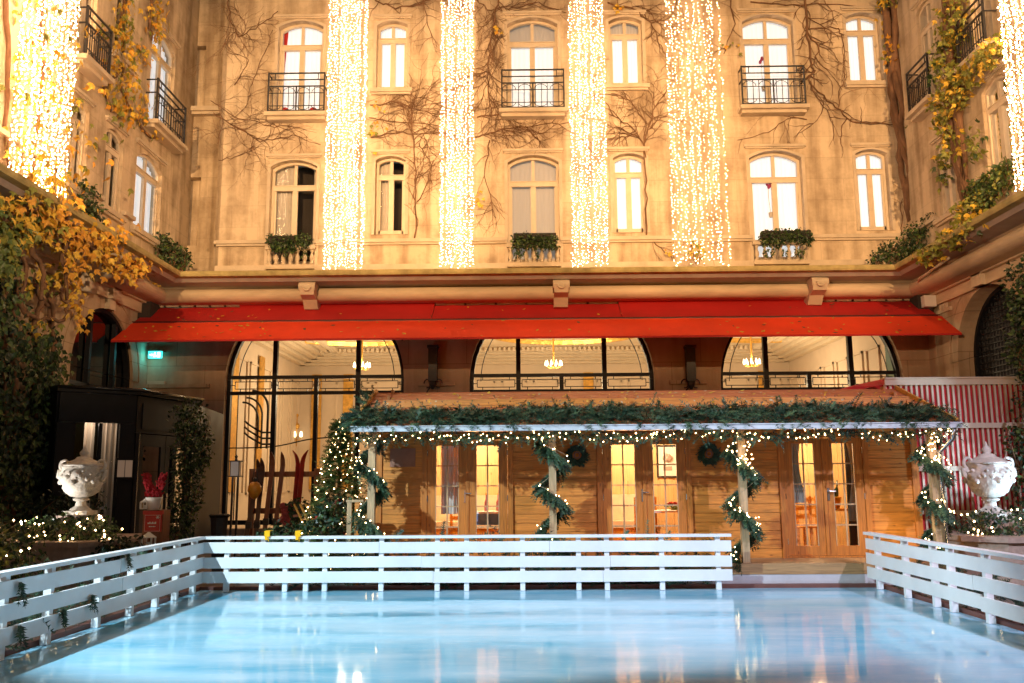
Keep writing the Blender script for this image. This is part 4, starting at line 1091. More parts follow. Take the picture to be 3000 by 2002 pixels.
# eaves garland with lights
t = thing('eaves_garland', 'thin fir garland with fairy lights hanging under the chalet gutter', 'garland', (GX0, EY, EZ))
b = MB(); pts = []
x = GX0 + .05
while x < GX1 - .05:
    z = EZ - .13 + .025 * math.sin(x * 3.1); y = EY + .10
    for k in range(3): sprig(b, V(x + R(-.05, .05), y + R(-.05, .03), z + R(-.03, .05)), V(R(-1, 1), R(-.6, .2), R(-.6, .15)), rv(), R(.12, .22), 6, .05)
    if random.random() < .8:
        for k in range(random.choice((1, 1, 2))): pts.append(V(x + R(-.04, .04), y - R(.04, .09), z + R(-.09, .06)))
    x += .062
b.build('branch', FIR, t)
b = MB(); bulbs(b, pts, .0098, 1); q = sorted(pts, key=lambda p: p.x)
b.tube(q, .003, 3, 0); b.build('fairy_lights', ['wire', 'fairy'], t)
# spiral garlands on the posts
PL_ = ['fir garland with lights spiralling round the post beside the Christmas tree', 'fir garland with few lights spiralling round the post beside the first wreath', 'brightly lit fir garland spiralling round the post at the end of the far fence', 'brightly lit fir garland spiralling round the chalet post nearest the striped screen']
for i, xp in enumerate(PX):
    t = thing('post_garland', PL_[i], 'garland', (xp, 13.8, FZ), 'garlands round the chalet posts')
    b = MB(); pts = []; H = EZ - .15 - FZ; turns = 2.9 if i % 2 else 2.4; ph = (0.6, 2.4, 1.2, .3)[i]
    for k in range(560):
        s = random.random(); a = ph + s * turns * 2 * PI; z = EZ - .16 - s * H * .985
        c = V(xp + .135 * math.cos(a), 13.80 + .12 * math.sin(a), z)
        tng = V(-math.sin(a), math.cos(a), -.55)
        rad = V(math.cos(a), math.sin(a), 0)
        sprig(b, c + rv() * .03, tng * R(-.2, 1) + rad * R(.1, .8) + V(0, 0, -R(.1, .9)), rad, R(.12, .25), 8, .06, random.choice((0, 0, 1, 2)) if i > 1 else None)
    nb = (46, 30, 74, 84)[i]
    for k in range(nb):
        s = (k + R(0, .9)) / nb; a = ph + s * turns * 2 * PI
        if math.sin(a) > .5: continue
        z = EZ - .12 - s * H * .98
        pts.append(V(xp + .20 * math.cos(a) + R(-.05, .05), 13.80 - abs(.20 * math.sin(a)) - .04 + R(-.03, .03), z + R(-.06, .06)))
    if i > 1:
        for k in range(22): pts.append(V(xp + R(-.12, .16), 13.64 + R(-.03, .03), EZ - .15 - R(0, .45)))
    b.build('branch', FIR, t)
    b = MB(); bulbs(b, pts, .0105 if i > 1 else .0095, 1); b.tube(pts[:nb // 2], .003, 3, 0); b.build('fairy_lights', ['wire', 'fairy'], t)
# wreaths
for i, (px, py) in enumerate(((1690, 1334), (2077, 1330))):
    c = atY(px, py, HY - .06)
    t = thing('wreath', ['round fir wreath on the chalet wall just right of the second post', 'round fir wreath on the chalet wall just left of the third, brightly lit post'][i], 'wreath', tuple(c), 'wreaths on the chalet')
    b = MB()
    for k in range(190):
        a = R(0, 2 * PI); r = R(.075, .135); rad = V(math.cos(a), 0, math.sin(a)); tg = V(-math.sin(a), 0, math.cos(a))
        sprig(b, c + rad * r + V(0, R(-.04, .03), 0), tg + rad * R(-.2, .6) + V(0, -R(0, .4), 0), V(0, -1, 0), R(.07, .12), 5, .035, random.choice((0, 1, 1)), .008)
    b.build('branch', FIR, t)
    b = MB(); b.tube([c + V(.045 * math.cos(2 * PI * k / 16), -.02, .045 * math.sin(2 * PI * k / 16)) for k in range(17)], .012, 6); b.build('bow', mat('dull_pink_ribbon', (.3, .13, .09), .7), t)
# Christmas tree
def xmas(label, c, H, r0, nb, nsp=900):
    c = V(*c); t = thing('christmas_tree', label, 'Christmas tree', tuple(c))
    b = MB(); b.tube([c, c + V(.01, 0, H * .95)], [.06, .012], 8); b.build('trunk', 'bark', t)
    b = MB()
    for k in range(nsp):
        s = random.random() ** 1.5; z = .18 + s * (H - .22); rr = r0 * (1 - s) ** .85 * (1 + .12 * math.sin(z * 17)); a = R(0, 2 * PI)
        rad = V(math.cos(a), math.sin(a), 0); f = R(.25, 1.0)
        p = c + rad * (rr * f * .78) + V(0, 0, z - .08 * f)
        sprig(b, p, rad + V(0, 0, R(-.15, .45)) + rv() * .35, V(0, 0, 1), R(.16, .30) * (1 - .4 * s), 7, .06, random.choice((0, 0, 1, 2, 2)))
    for k in range(5): sprig(b, c + V(0, 0, H - .22), V(R(-.3, .3), R(-.3, .3), 1), rv(), .26, 6, .05)
    b.build('crown', ['treeneedle1', 'treeneedle2', 'treeneedle3'], t)
    b = MB(); pts = []
    for k in range(nb):
        s = (k + R(0, .9)) / nb; s = s ** 1.35; z = .25 + s * (H - .32); rr = r0 * (1 - s) ** .85; a = k * 2.4
        rr *= R(.78, 1.02); pts.append(c + V(rr * math.cos(a), rr * math.sin(a), z + R(-.03, .03)))
    bulbs(b, pts, .0105, 1); b.build('fairy_lights', ['wire', 'fairy'], t)
    for px_, py_ in ((.08, .95), (-.25, .75), (.2, .55)):
        m = MB(); m.ball(c + V(px_, -r0 * .5, py_ * H * .5), .05); m.build('bauble', 'skired', t, True)
TY = 15.0
ct = atY(988, 1600, TY)
xmas('Christmas tree covered in warm fairy lights standing between the ski rack and the chalet', (ct.x, TY, 0), 2.66, .78, 200, 2700)
# ------------------------------------------------------------------ leaf masses
def leaf(b, p, d, n, s, mi, lobed=False):
    d = d.normalized(); w = d.cross(n)
    if w.length < 1e-4: w = d.cross(V(.3, 1, .2))
    w.normalize(); n = w.cross(d)
    if lobed:
        P = [(0, 0), (.18, .34), (.52, .42), (.46, .2), (1, 0), (.46, -.2), (.52, -.42), (.18, -.34)]
        b.add([p + d * (s * x) + w * (s * y) - n * (s * .25 * (x * x)) for x, y in P], [(0, 1, 3, 4), (1, 2, 3), (0, 4, 5, 7), (5, 6, 7)], mi)
    else:
        b.add([p, p + d * s * .5 + w * s * .32 + n * s * .06, p + d * s - n * s * .12, p + d * s * .5 - w * s * .32 + n * s * .06], [(0, 1, 2, 3)], mi)
def blob_leaves(b, c, rad, n, s, mats, lobed=False, hang=.5, hollow=.35):
    c = V(*c)
    for k in range(n):
        q = rv(); f = R(hollow, 1.0)
        p = c + V(q.x * rad[0] * f, q.y * rad[1] * f, q.z * rad[2] * f)
        leaf(b, p, q * .5 + rv() * .8 + V(0, 0, -hang), q + rv() * .7, s * R(.6, 1.3), random.choice(mats), lobed)
def shrub(name, label, cat, blobs, mats, n, s, group=None, lobed=False, stems=True, kinds=(0, 0, 1, 1, 2)):
    c0 = blobs[0][0]; t = thing(name, label, cat, (c0[0], c0[1], c0[2] - blobs[0][1][2]), group)
    b = MB(); tot = sum(r[0] * r[1] * r[2] for c, r in blobs)
    for c, r in blobs: blob_leaves(b, c, r, max(30, int(n * (r[0] * r[1] * r[2]) / tot)), s, kinds, lobed)
    b.build('foliage', mats, t)
    if stems:
        b = MB()
        for c, r in blobs:
            for k in range(4): b.tube([V(*c) + V(R(-.3, .3) * r[0], R(-.2, .2) * r[1], -r[2]), V(*c) + V(R(-.6, .6) * r[0], R(-.4, .4) * r[1], R(-.2, .2) * r[2]), V(*c) + V(R(-.8, .8) * r[0], R(-.6, .6) * r[1], R(.3, .8) * r[2])], [.012, .009, .004], 4)
        b.build('stem', 'bark', t)
    return t
IVY = ['ivy1', 'ivy2', 'ivy3']; VINE = ['leafy', 'leafo', 'leafg']
# window boxes over the balustrades
for (px0, px1, py0, py1), lbl in zip(((780, 912, 684, 742), (1494, 1640, 676, 742), (2222, 2386, 664, 736)),
    ('ivy filled window box on the balustrade under the leftmost low window', 'ivy filled window box on the balustrade under the middle low window', 'dense clipped ivy window box on the balustrade under the rightmost low window')):
    p0 = atY(px0, (py0 + py1) / 2, YU - .25); p1 = atY(px1, (py0 + py1) / 2, YU - .25); z0 = atY(px0, py1, YU - .25).z; z1 = atY(px0, py0, YU - .25).z
    t = thing('window_box', lbl, 'window box', ((p0.x + p1.x) / 2, YU - .2, 8.13), 'window boxes on the balustrades')
    b = MB(); b.box(p0.x + .1, p1.x - .1, YU - .30, YU - .04, 8.125, 8.34); b.build('box', 'void', t)
    b = MB(); n = 8
    for k in range(n):
        x = p0.x + .1 + (p1.x - p0.x - .2) * (k + .5) / n; zc = (z0 + z1) / 2
        blob_leaves(b, (x, YU - .24, zc + R(-.05, .1)), (.17, .2, .24), 120, .09, (0, 0, 1, 1, 2))
        if random.random() < .4: blob_leaves(b, (x, YU - .30, z0 - R(.02, .10)), (.06, .06, .15), 26, .08, (0, 1, 2))
    b.build('foliage', IVY, t)
# ledge shrubs
def pt(px, py, Y): return atY(px, py, Y)
def sb(px, py, Y, r): p = atY(px, py, Y); return ((p.x, p.y, p.z), r)
shrub('ledge_shrub', 'dark bushy shrub on the left wing ledge beside the string of lights', 'shrub', [sb(235, 590, 19.0, (.45, .4, .55)), sb(262, 640, 19.4, (.3, .4, .45)), sb(215, 560, 18.7, (.3, .3, .3))], ['ivy2', 'ivy1', 'ivy3'], 900, .11, 'shrubs on the ledges')
shrub('ledge_shrub', 'trailing dark ivy shrub on the ledge in the left corner', 'shrub', [sb(470, 715, 23.2, (.35, .5, .32)), sb(505, 745, 23.3, (.42, .4, .35)), sb(540, 760, 23.4, (.25, .3, .3))], ['ivy2', 'ivy1', 'ivy3'], 950, .10, 'shrubs on the ledges')
shrub('ledge_shrub', 'dark ivy shrub sprawling on the ledge in the right corner below the thick vine trunk', 'shrub', [sb(2620, 735, 23.2, (.55, .4, .28)), sb(2690, 700, 23.0, (.45, .45, .5)), sb(2745, 650, 22.6, (.35, .5, .4)), sb(2575, 757, 23.2, (.35, .3, .16))], ['ivy2', 'ivy1', 'ivy3'], 1500, .10, 'shrubs on the ledges')
shrub('ledge_shrub', 'green ivy shrub hanging over the right wing ledge beside the string of lights', 'shrub', [sb(2875, 570, 19.6, (.3, .6, .45)), sb(2935, 520, 18.9, (.3, .5, .42)), sb(2960, 500, 18.5, (.25, .4, .3))], ['ivy1', 'ivy3', 'leafg'], 1100, .12, 'shrubs on the ledges')
shrub('ledge_plant', 'small yellowing sapling on the cornice under the sparse light curtain', 'plant', [sb(2042, 735, 23.2, (.25, .2, .35))], ['leafg', 'leafy', 'bark'], 70, .12, None, True)
# left yellow vine on the upper wing wall
def wallvine(name, label, stems, leaves, mats, P=None, X=None, Y=None, r0=.05, s=.15, kinds=(0, 0, 1, 2), lobed=True, off=.1):
    f = (lambda x, y: atX(x, y, X)) if X is not None else (lambda x, y: atY(x, y, Y))
    sg = V(1 if X and X < 0 else -1, 0, 0) if X is not None else V(0, -1, 0)
    a0 = f(*stems[0][0]); t = thing(name, label, 'vine', tuple(a0))
    b = MB()
    for st in stems:
        pts = []
        for q in range(len(st) - 1):
            for k in range(5):
                s_ = k / 5; pts.append(f(st[q][0] + (st[q + 1][0] - st[q][0]) * s_ + R(-4, 4), st[q][1] + (st[q + 1][1] - st[q][1]) * s_ + R(-3, 3)) + sg * R(.02, .07))
        pts.append(f(*st[-1]) + sg * .04)
        n = len(pts); b.tube(pts, [r0 * (1 - .6 * k / n) for k in range(n)], 6)
    b.build('stem', 'bark', t, True)
    b = MB()
    for (x, y, rx, ry, n) in leaves:
        for k in range(n):
            g1, g2 = random.gauss(0, .5), random.gauss(0, .5)
            p = f(x + rx * g1, y + ry * g2) + sg * R(.03, off + .15)
            leaf(b, p, V(R(-.5, .5), R(-.5, .5), -R(.2, 1)) + sg * R(-.2, .3), sg + rv() * .6, s * R(.6, 1.3), random.choice(kinds), lobed)
    b.build('foliage', mats, t)
    return t
wallvine('climbing_vine', 'bright yellow leafed vine hanging down the left wing between its windows', [[(360, -60), (355, 120), (350, 260), (390, 350)], [(440, -60), (430, 60), (440, 120)], [(350, 200), (300, 260), (265, 180)], [(380, 330), (430, 400), (455, 405)]],
         [(350, 60, 30, 110, 130), (352, 180, 45, 80, 130), (345, 300, 40, 70, 130), (395, 320, 35, 60, 70), (300, 230, 25, 60, 40), (440, 30, 35, 60, 70), (445, 110, 18, 60, 40), (410, 170, 20, 40, 25), (290, 100, 15, 30, 20), (445, 395, 30, 14, 16)], VINE, X=XUL, r0=.045, s=.16, kinds=(0, 0, 1, 2))
wallvine('climbing_vine', 'yellow leafed vine on the left wing around and behind its string light curtain', [[(10, -40), (20, 200), (5, 420), (40, 620)], [(110, -30), (120, 200), (100, 420), (90, 600)], [(260, 160), (300, 240), (320, 330)]],
         [(60, 60, 60, 160, 40), (40, 240, 40, 120, 60), (150, 300, 80, 260, 70), (30, 430, 40, 120, 60), (100, 520, 120, 60, 90), (210, 410, 30, 30, 10)], VINE, X=XUL, r0=.06, s=.2, kinds=(0, 0, 1, 2), off=.6)
# big tangle over the left ledge
def ledgevine():
    t = thing('ledge_vine', 'tangled autumn vine with orange and yellow leaves spilling over the left wing ledge', 'vine', tuple(atX(200, 700, -9.2)))
    b = MB()
    for st in ([(20, 640), (120, 600), (210, 660), (300, 740), (400, 790), (470, 810)], [(60, 700), (150, 720), (230, 690), (330, 760), (420, 800)], [(185, 600), (200, 700), (190, 800), (200, 900)], [(200, 620), (185, 760), (215, 860)], [(90, 720), (130, 800), (120, 900)], [(30, 660), (80, 780), (60, 880)],
               [(50, 880), (80, 920), (120, 940), (190, 935), (195, 900), (175, 850)], [(120, 880), (105, 930), (90, 1000)], [(130, 830), (155, 910), (150, 990)], [(100, 840), (150, 905), (172, 840)]):
        pts = []
        for q in range(len(st) - 1):
            for k in range(4):
                s_ = k / 4; pts.append(atX(st[q][0] + (st[q + 1][0] - st[q][0]) * s_ + R(-6, 6), st[q][1] + (st[q + 1][1] - st[q][1]) * s_ + R(-6, 6), -9.25 + R(-.12, .12) if st[0][1] < 800 else -9.9 + R(-.1, .1)))
        b.tube(pts, [.055 * (1 - .5 * k / len(pts)) for k in range(len(pts))], 6)
    b.build('stem', 'bark', t, True)
    b = MB()
    for (x, y, rx, ry, n, ks) in ((100, 600, 130, 50, 150, (0, 0, 2, 1)), (180, 640, 90, 60, 150, (0, 1, 1)), (60, 660, 80, 60, 130, (0, 2, 3, 3)), (100, 690, 80, 50, 110, (0, 0, 2)), (250, 690, 70, 40, 120, (0, 1, 1)), (330, 700, 60, 50, 130, (0, 1, 1)), (300, 760, 70, 40, 90, (0, 1)), (390, 780, 70, 40, 130, (0, 1, 1)), (440, 805, 50, 24, 60, (0, 0, 1)),
                              (25, 720, 40, 60, 120, (2, 3, 3)), (20, 770, 30, 50, 110, (3, 3, 2)), (210, 760, 40, 80, 60, (0, 1)), (140, 810, 60, 50, 46, (0, 2, 2)), (100, 840, 60, 30, 30, (2, 0)), (222, 860, 30, 80, 44, (0, 0, 1)), (240, 930, 30, 50, 20, (0, 0, 1)), (110, 950, 60, 30, 24, (0, 2)), (140, 990, 40, 30, 24, (2, 3))):
        for k in range(n):
            p = atX(x + rx * random.gauss(0, .5), y + ry * random.gauss(0, .5), -9.2 + R(-.35, .3) if y < 800 else -9.95 + R(-.2, .15))
            leaf(b, p, V(R(-.4, .7), R(-.7, .4), -R(.1, 1)), V(1, -.4, .2) + rv() * .7, R(.10, .22), random.choice(ks), True)
    b.build('foliage', ['leafy', 'leafo', 'leafg', 'ivy3'], t)
ledgevine()
# dark ivy curtain down the left pier
t = thing('ivy_curtain', 'dark ivy hanging down the left wing pier beside the arch', 'ivy', (-9.9, 18.6, 0))
b = MB()
for (x, y, rx, ry, n) in ((20, 900, 60, 220, 420), (10, 1200, 60, 260, 480), (110, 1080, 60, 90, 260), (150, 1150, 55, 110, 330), (120, 1250, 70, 120, 400), (150, 1330, 60, 90, 280), (60, 1320, 80, 120, 340), (40, 1430, 60, 110, 240), (150, 1060, 40, 80, 150), (155, 1260, 40, 110, 200), (150, 1420, 40, 80, 120), (75, 1020, 30, 40, 60), (130, 1000, 40, 30, 50), (170, 1420, 40, 60, 70), (150, 1480, 60, 50, 130)):
    for k in range(n):
        p = atX(x + rx * random.gauss(0, .5), y + ry * random.gauss(0, .5), -9.75 + R(-.45, .25))
        leaf(b, p, V(R(-.5, .5), R(-.5, .5), -R(.2, 1)), V(1, -.5, 0) + rv() * .8, R(.08, .17), random.choice((0, 0, 1, 1, 1, 2)), random.random() < .3)
b.build('foliage', ['ivy1', 'ivy2', 'ivy3'], t)
b = MB()
for x in (15, 40, 110, 150): b.tube([atX(x + R(-12, 12), y, -10.0 + R(-.1, .1)) for y in range(820, 1560, 60)], .05, 6)
b.build('stem', 'bark', t, True)
# bare creepers on the facade
def creeper(label, stems, twig=1.0, leaves=()):
    a0 = atY(*stems[0][0][:2], YU); t = thing('bare_creeper', label, 'vine', tuple(a0), 'bare creepers on the facade')
    b = MB()
    def grow(p, d, L, r, depth):
        pts = [p]; q = p.copy(); n = max(3, int(L / .12))
        for k in range(n):
            if any(a <= q.x <= c and e <= q.z <= g for a, c, e, g in RECTS): break
            d = (d + V(R(-.45, .45), 0, R(-.42, .42)) + V(0, 0, -.03)).normalized(); q = q + d * (L / n); q.y = YU - .02 - R(0, .035); pts.append(q.copy())
            if depth > 0 and random.random() < .34 * twig: grow(q, (d + V(R(-1, 1), 0, R(-1, 1))).normalized(), L * R(.35, .75), r * .62, depth - 1)
        if len(pts) > 1: b.tube(pts, [r * (1 - .75 * k / len(pts)) for k in range(len(pts))], 4)
    for st in stems:
        r = (st[0][2] if len(st[0]) > 2 else .018) * 1.12
        pts = []
        for q in range(len(st) - 1):
            for k in range(5):
                s_ = k / 5; p = atY(st[q][0] + (st[q + 1][0] - st[q][0]) * s_ + R(-4, 4), st[q][1] + (st[q + 1][1] - st[q][1]) * s_ + R(-4, 4), YU); p.y = YU - r - R(.0, .03); pts.append(p)
        e = atY(*st[-1][:2], YU); e.y = YU - .03; pts.append(e)
        b.tube(pts, [r * (1 - .55 * k / len(pts)) for k in range(len(pts))], 6)
        for k in range(1, len(pts) - 1):
            for _ in range(1 + (random.random() < .5)):
              if random.random() < .5 * twig:
                  dd = (pts[k + 1] - pts[k - 1]).normalized(); grow(pts[k], (dd + V(R(-1.2, 1.2), 0, R(-1.2, 1.2))).normalized(), R(.35, 1.4), r * .5, 2)
    b.build('stem', 'bark', t, True)
    if leaves:
        b = MB()
        for (x, y, rx, ry, n) in leaves:
            for k in range(n):
                p = atY(x + rx * random.gauss(0, .5), y + ry * random.gauss(0, .5), YU - R(.03, .2)); leaf(b, p, V(R(-.6, .6), -.2, -R(.1, 1)), V(0, -1, 0) + rv() * .6, R(.09, .18), random.choice((0, 0, 1, 2)), True)
        b.build('foliage', VINE, t)
creeper('fine web of bare creeper twigs left of the leftmost big windows', [[(625, 330, .014), (690, 375), (760, 415), (860, 400), (940, 425)], [(615, 300, .012), (700, 345), (790, 372), (880, 375)], [(640, 420, .010), (650, 360), (640, 290)], [(668, 0, .016), (676, 60), (700, 112), (760, 80), (815, 35)], [(690, 250, .010), (730, 180), (660, 140)], [(735, 250, .010), (770, 170), (800, 90)], [(640, 470, .009), (700, 460), (760, 430)]], 1.2)
creeper('tangled bare creeper between the first and second light curtains', [[(1215, 700, .020), (1220, 560), (1210, 430), (1208, 330), (1216, 280)], [(1084, 404, .016), (1150, 390), (1222, 392), (1284, 398)], [(1088, 310, .016), (1160, 300), (1230, 325), (1285, 342)], [(1082, 350, .014), (1150, 355), (1285, 370)], [(1095, 0, .02), (1160, 28), (1240, 12), (1285, -5)], [(1240, 0, .014), (1250, 60), (1280, 140)], [(1225, 590, .012), (1250, 540), (1270, 470)], [(1225, 420, .012), (1260, 470), (1265, 560)]], 1.35, [(1110, 350, 40, 60, 12), (1095, 390, 20, 20, 5)])
creeper('tangled bare creeper between the second light curtain and the middle windows', [[(1462, -10, .024), (1448, 60), (1436, 150), (1428, 250), (1440, 342)], [(1392, 402, .018), (1450, 386), (1530, 372), (1668, 360)], [(1400, 345, .018), (1470, 340), (1540, 350)], [(1436, 410, .014), (1420, 520), (1452, 640)], [(1540, 372, .014), (1580, 410), (1560, 398), (1650, 372)], [(1390, 0, .018), (1430, 30), (1500, 25)], [(1500, 25, .016), (1580, 10), (1660, 40)], [(1395, 200, .012), (1440, 220), (1470, 160)], [(1395, 95, .012), (1440, 60), (1450, 130)]], 1.4, [(1408, 585, 20, 30, 10), (1455, 90, 18, 20, 5)])
creeper('tree shaped bare creeper beside the narrow windows right of the third light curtain', [[(1896, 690, .022), (1892, 560), (1886, 430), (1852, 372), (1784, 336)], [(1886, 420, .018), (1912, 330), (1952, 270)], [(1890, 460, .016), (1890, 360), (1850, 300), (1790, 275)], [(1870, 395, .012), (1820, 400), (1784, 440)], [(1900, 380, .014), (1930, 350), (1955, 340)], [(1782, 10, .02), (1860, 32), (1908, 72), (1952, 58)], [(1908, 72, .014), (1930, 130), (1950, 170)], [(1900, 700, .012), (1950, 740), (1990, 780)]], 1.25, [(1815, 20, 20, 16, 8), (1955, 735, 8, 8, 3)])
creeper('long bare creeper winding from above down to the thick trunk at the right corner', [[(2357, -5, .030), (2362, 87), (2375, 194), (2388, 209), (2366, 235), (2384, 262), (2449, 318), (2500, 362), (2628, 368)], [(2366, 84, .016), (2449, 83), (2467, 104), (2474, 230)], [(2362, 95, .022), (2402, 150), (2375, 196)], [(2360, 350, .014), (2305, 350), (2250, 388), (2160, 412)], [(2140, -5, .016), (2150, 70), (2120, 160)], [(2455, 320, .012), (2460, 260), (2474, 235)], [(2640, 690, .012), (2640, 600), (2660, 550)], [(2200, 5, .018), (2300, 20), (2420, 15), (2600, 25)]], .8, [(2150, 140, 20, 40, 6), (2600, 60, 20, 40, 20)])
# thick twisted trunks on the right
def trunk(label, pts, X, radii, leaves, group='old vine trunks in the right corner'):
    t = thing('vine_trunk', label, 'vine', tuple(pts[-1]), group)
    for s in range(9):
        b = MB(); q = []
        for k in range(len(pts) * 4 - 3):
            i, f = divmod(k, 4); p = pts[i].lerp(pts[min(i + 1, len(pts) - 1)], f / 4); r = radii[i]
            a = s * 2 * PI / 9 + k * .30 * (1 if s % 3 else -1); q.append(p + V(math.cos(a) * r * .72, math.sin(a) * r * .6, 0) + rv() * r * .14)
        b.tube(q, [radii[min(len(radii) - 1, k // 4)] * R(.26, .36) for k in range(len(q))], 6); b.build('stem', 'bark', t, True)
    b = MB()
    for p, rad, n, ks in leaves: blob_leaves(b, p, rad, n, .15, tuple(ks) + (2, 2), True)
    b.build('foliage', VINE + ['ivy1'], t)
T1 = [atY(x, y, 23.85) for x, y in ((2622, -80), (2630, 10), (2638, 153), (2648, 306), (2660, 408), (2670, 510), (2686, 650))]
T1 = [V(p.x - .10, p.y - .05, p.z) for p in T1]
trunk('thick twisted vine trunk climbing the corner of the facade above the right awning end', T1, None, [.36, .35, .32, .29, .26, .23, .18],
      [((T1[1].x - .2, 23.6, T1[1].z), (.5, .3, .4), 120, (0, 2, 2, 3)), ((T1[2].x - .25, 23.7, T1[2].z), (.25, .2, .7), 40, (0, 1, 1)), ((T1[4].x + .05, 23.6, T1[4].z), (.2, .2, .4), 30, (2, 2, 1))])
T2 = [atX(x, y, XUR - .2) for x, y in ((2780, -80), (2788, 0), (2792, 153), (2801, 357), (2816, 510), (2834, 600))]
lv = [(atX(2790, 60, XUR - .4), (.4, .6, .9), 200, (2, 2, 0)), (atX(2770, 150, XUR - .4), (.3, .4, .7), 160, (2, 3, 2, 0)), (atX(2800, 260, XUR - .4), (.35, .7, .7), 220, (0, 0, 2)), (atX(2760, 320, XUR - .4), (.3, .5, .6), 170, (0, 0, 2)), (atX(2850, 200, XUR - .4), (.3, .8, .35), 130, (2, 0)), (atX(2900, 150, XUR - .4), (.3, .6, .3), 110, (0, 2, 0)), (atX(2780, 420, XUR - .4), (.3, .4, .6), 110, (0, 2)), (atX(2855, 430, XUR - .4), (.2, .5, .6), 60, (2, 3)), (atX(2830, 620, XUR - .5), (.35, .6, .35), 120, (0, 0, 2)), (atX(2790, 700, XUR - .7), (.4, .7, .25), 150, (0, 2, 2)), (atX(2850, 665, XUR - .7), (.4, .7, .2), 80, (0, 2, 3)), (atX(2760, 500, XUR - .3), (.2, .3, .5), 50, (2, 3)), (atX(2745, 205, XUR - .4), (.2, .3, .5), 60, (2, 3)), (atX(2720, 745, XUR - .9), (.4, .5, .2), 80, (0, 2))]
trunk('twisted leafy vine trunk on the right wing between its balconies', T2, XUR, [.24, .22, .2, .17, .13, .1], lv)
# big dark bush at the right edge
shrub('climbing_bush', 'tall dark climbing bush covering the right edge in front of the arch', 'bush', [sb(3035, 960, 15.6, (.55, .6, .9)), sb(3060, 1180, 15.2, (.45, .6, 1.0)), sb(3005, 900, 15.8, (.34, .4, .4)), sb(3035, 1400, 14.9, (.45, .5, .9)), sb(2985, 1040, 15.7, (.25, .3, .3)), sb(2975, 1300, 15.0, (.22, .3, .4)), sb(3040, 820, 15.6, (.6, .6, .5))], ['ivy1', 'ivy2', 'ivy3'], 3600, .10, None)
shrub('climbing_bush', 'dark climbing shrub on the wall to the right of the black porch', 'bush', [sb(555, 1230, 19.2, (.42, .4, .5)), sb(560, 1330, 19.0, (.45, .4, .6)), sb(545, 1440, 18.9, (.4, .4, .6)), sb(590, 1300, 19.4, (.25, .3, .6)), sb(530, 1530, 18.8, (.35, .4, .4))], ['ivy1', 'ivy2', 'ivy3'], 2600, .09, None)
# ================================================================== light curtains
def light_curtain(label, a, c, ztop, zbot, n, dens=.085, rb=.0074, depth=.10, gaps=0.0, sparse=False):
    a = V(*a); c = V(*c)
    t = thing('light_curtain', label, 'string lights', ((a.x + c.x) / 2, (a.y + c.y) / 2, zbot), 'curtains of string lights')
    for k in range(n):
        u = (k + .5 + R(-.3, .3)) / n
        p = a.lerp(c, u); p = p + V(R(-depth, depth) * .3, R(-depth, depth), 0)
        b = MB(); z = ztop; zb = zbot + R(-.04, .16); pts = []; x = p.x; y = p.y; am = R(.005, .02); ph = R(0, 6)
        while z > zb:
            q = V(p.x + am * math.sin(z * 3 + ph) + R(-.028, .028), p.y + R(-.028, .028), z); pts.append(q)
            if random.random() > gaps: b.octa(q, rb * R(.7, 1.25), 1, 1.5)
            z -= dens * R(.7, 1.3)
        b.tube(pts[::6] + [pts[-1]], .006, 3, 0)
        b.build('light_strand', ['wire', 'bulb'], t)
YC = 23.05
def cx_(px, y=400): return atY(px, y, YC).x
zt_ = 15.4
light_curtain('dense curtain of warm string lights just right of the leftmost big windows', (cx_(942, 780), YC, 0), (cx_(1066, 780), YC, 0), zt_, 7.16, 21)
light_curtain('dense curtain of warm string lights left of the middle windows', (cx_(1288), YC, 0), (cx_(1388), YC, 0), zt_, 7.16, 17)
light_curtain('dense curtain of warm string lights right of the middle windows', (cx_(1672), YC, 0), (cx_(1778), YC, 0), zt_, 7.16, 16, gaps=.06)
light_curtain('wide sparse curtain of warm string lights left of the rightmost big windows', (cx_(1952), YC, 0), (cx_(2122), YC, 0), zt_, 7.16, 16, .085, .0070, gaps=.25)
pa, pb = atX(20, 600, -9.35), atX(208, 600, -9.35)
light_curtain('curtain of string lights in front of the yellow vine on the left wing', (-9.35, atX(12, 600, -9.35).y, 0), (-9.35, atX(192, 600, -9.35).y, 0), zt_, 7.15, 27, .085, .0125, .16, .12)
light_curtain('curtain of string lights at the right edge hanging in front of the right wing', (9.85, atX(2945, 300, 9.85).y, 0), (9.85, atX(3045, 300, 9.85).y, 0), zt_, 7.1, 13, .075, .012, .10, .05)
# ================================================================== lobby fittings
def chandelier(label, x, y, z, s=.42):
    t = thing('chandelier', label, 'chandelier', (x, y, z), 'chandeliers in the lobby')
    b = MB(); b.tube([(x, y, LZ), (x, y, z + .2 * s)], .035, 6); b.ball((x, y, z), .12 * s); b.ball((x, y, z + .35 * s), .07 * s)
    for k in range(10):
        a = 2 * PI * k / 10; pts = [V(x + math.cos(a) * r_, y + math.sin(a) * r_, z + h) for r_, h in ((0, 0), (.25 * s, -.10 * s), (.5 * s, -.06 * s), (.62 * s, .08 * s))]; b.tube(pts, .014, 5)
    b.build('frame', 'gold', t, True)
    for k in range(10):
        a = 2 * PI * k / 10; m = MB(); m.lathe([(.03, 0), (.035, .05), (.02, .13), (.005, .17)], (x + math.cos(a) * .62 * s, y + math.sin(a) * .62 * s, z + .09 * s), 6); m.build('bulb', 'candle', t)
c_ = [(u0 + u1) / 2 for u0, u1, _, _ in ARCH]
chandelier('gilt chandelier hanging in the lobby behind the middle arch', atY(1622, 1075, 29).x, 29, atY(1622, 1075, 29).z)
chandelier('gilt chandelier hanging in the lobby behind the right arch', atY(2203, 1070, 29).x, 29, atY(2203, 1070, 29).z)
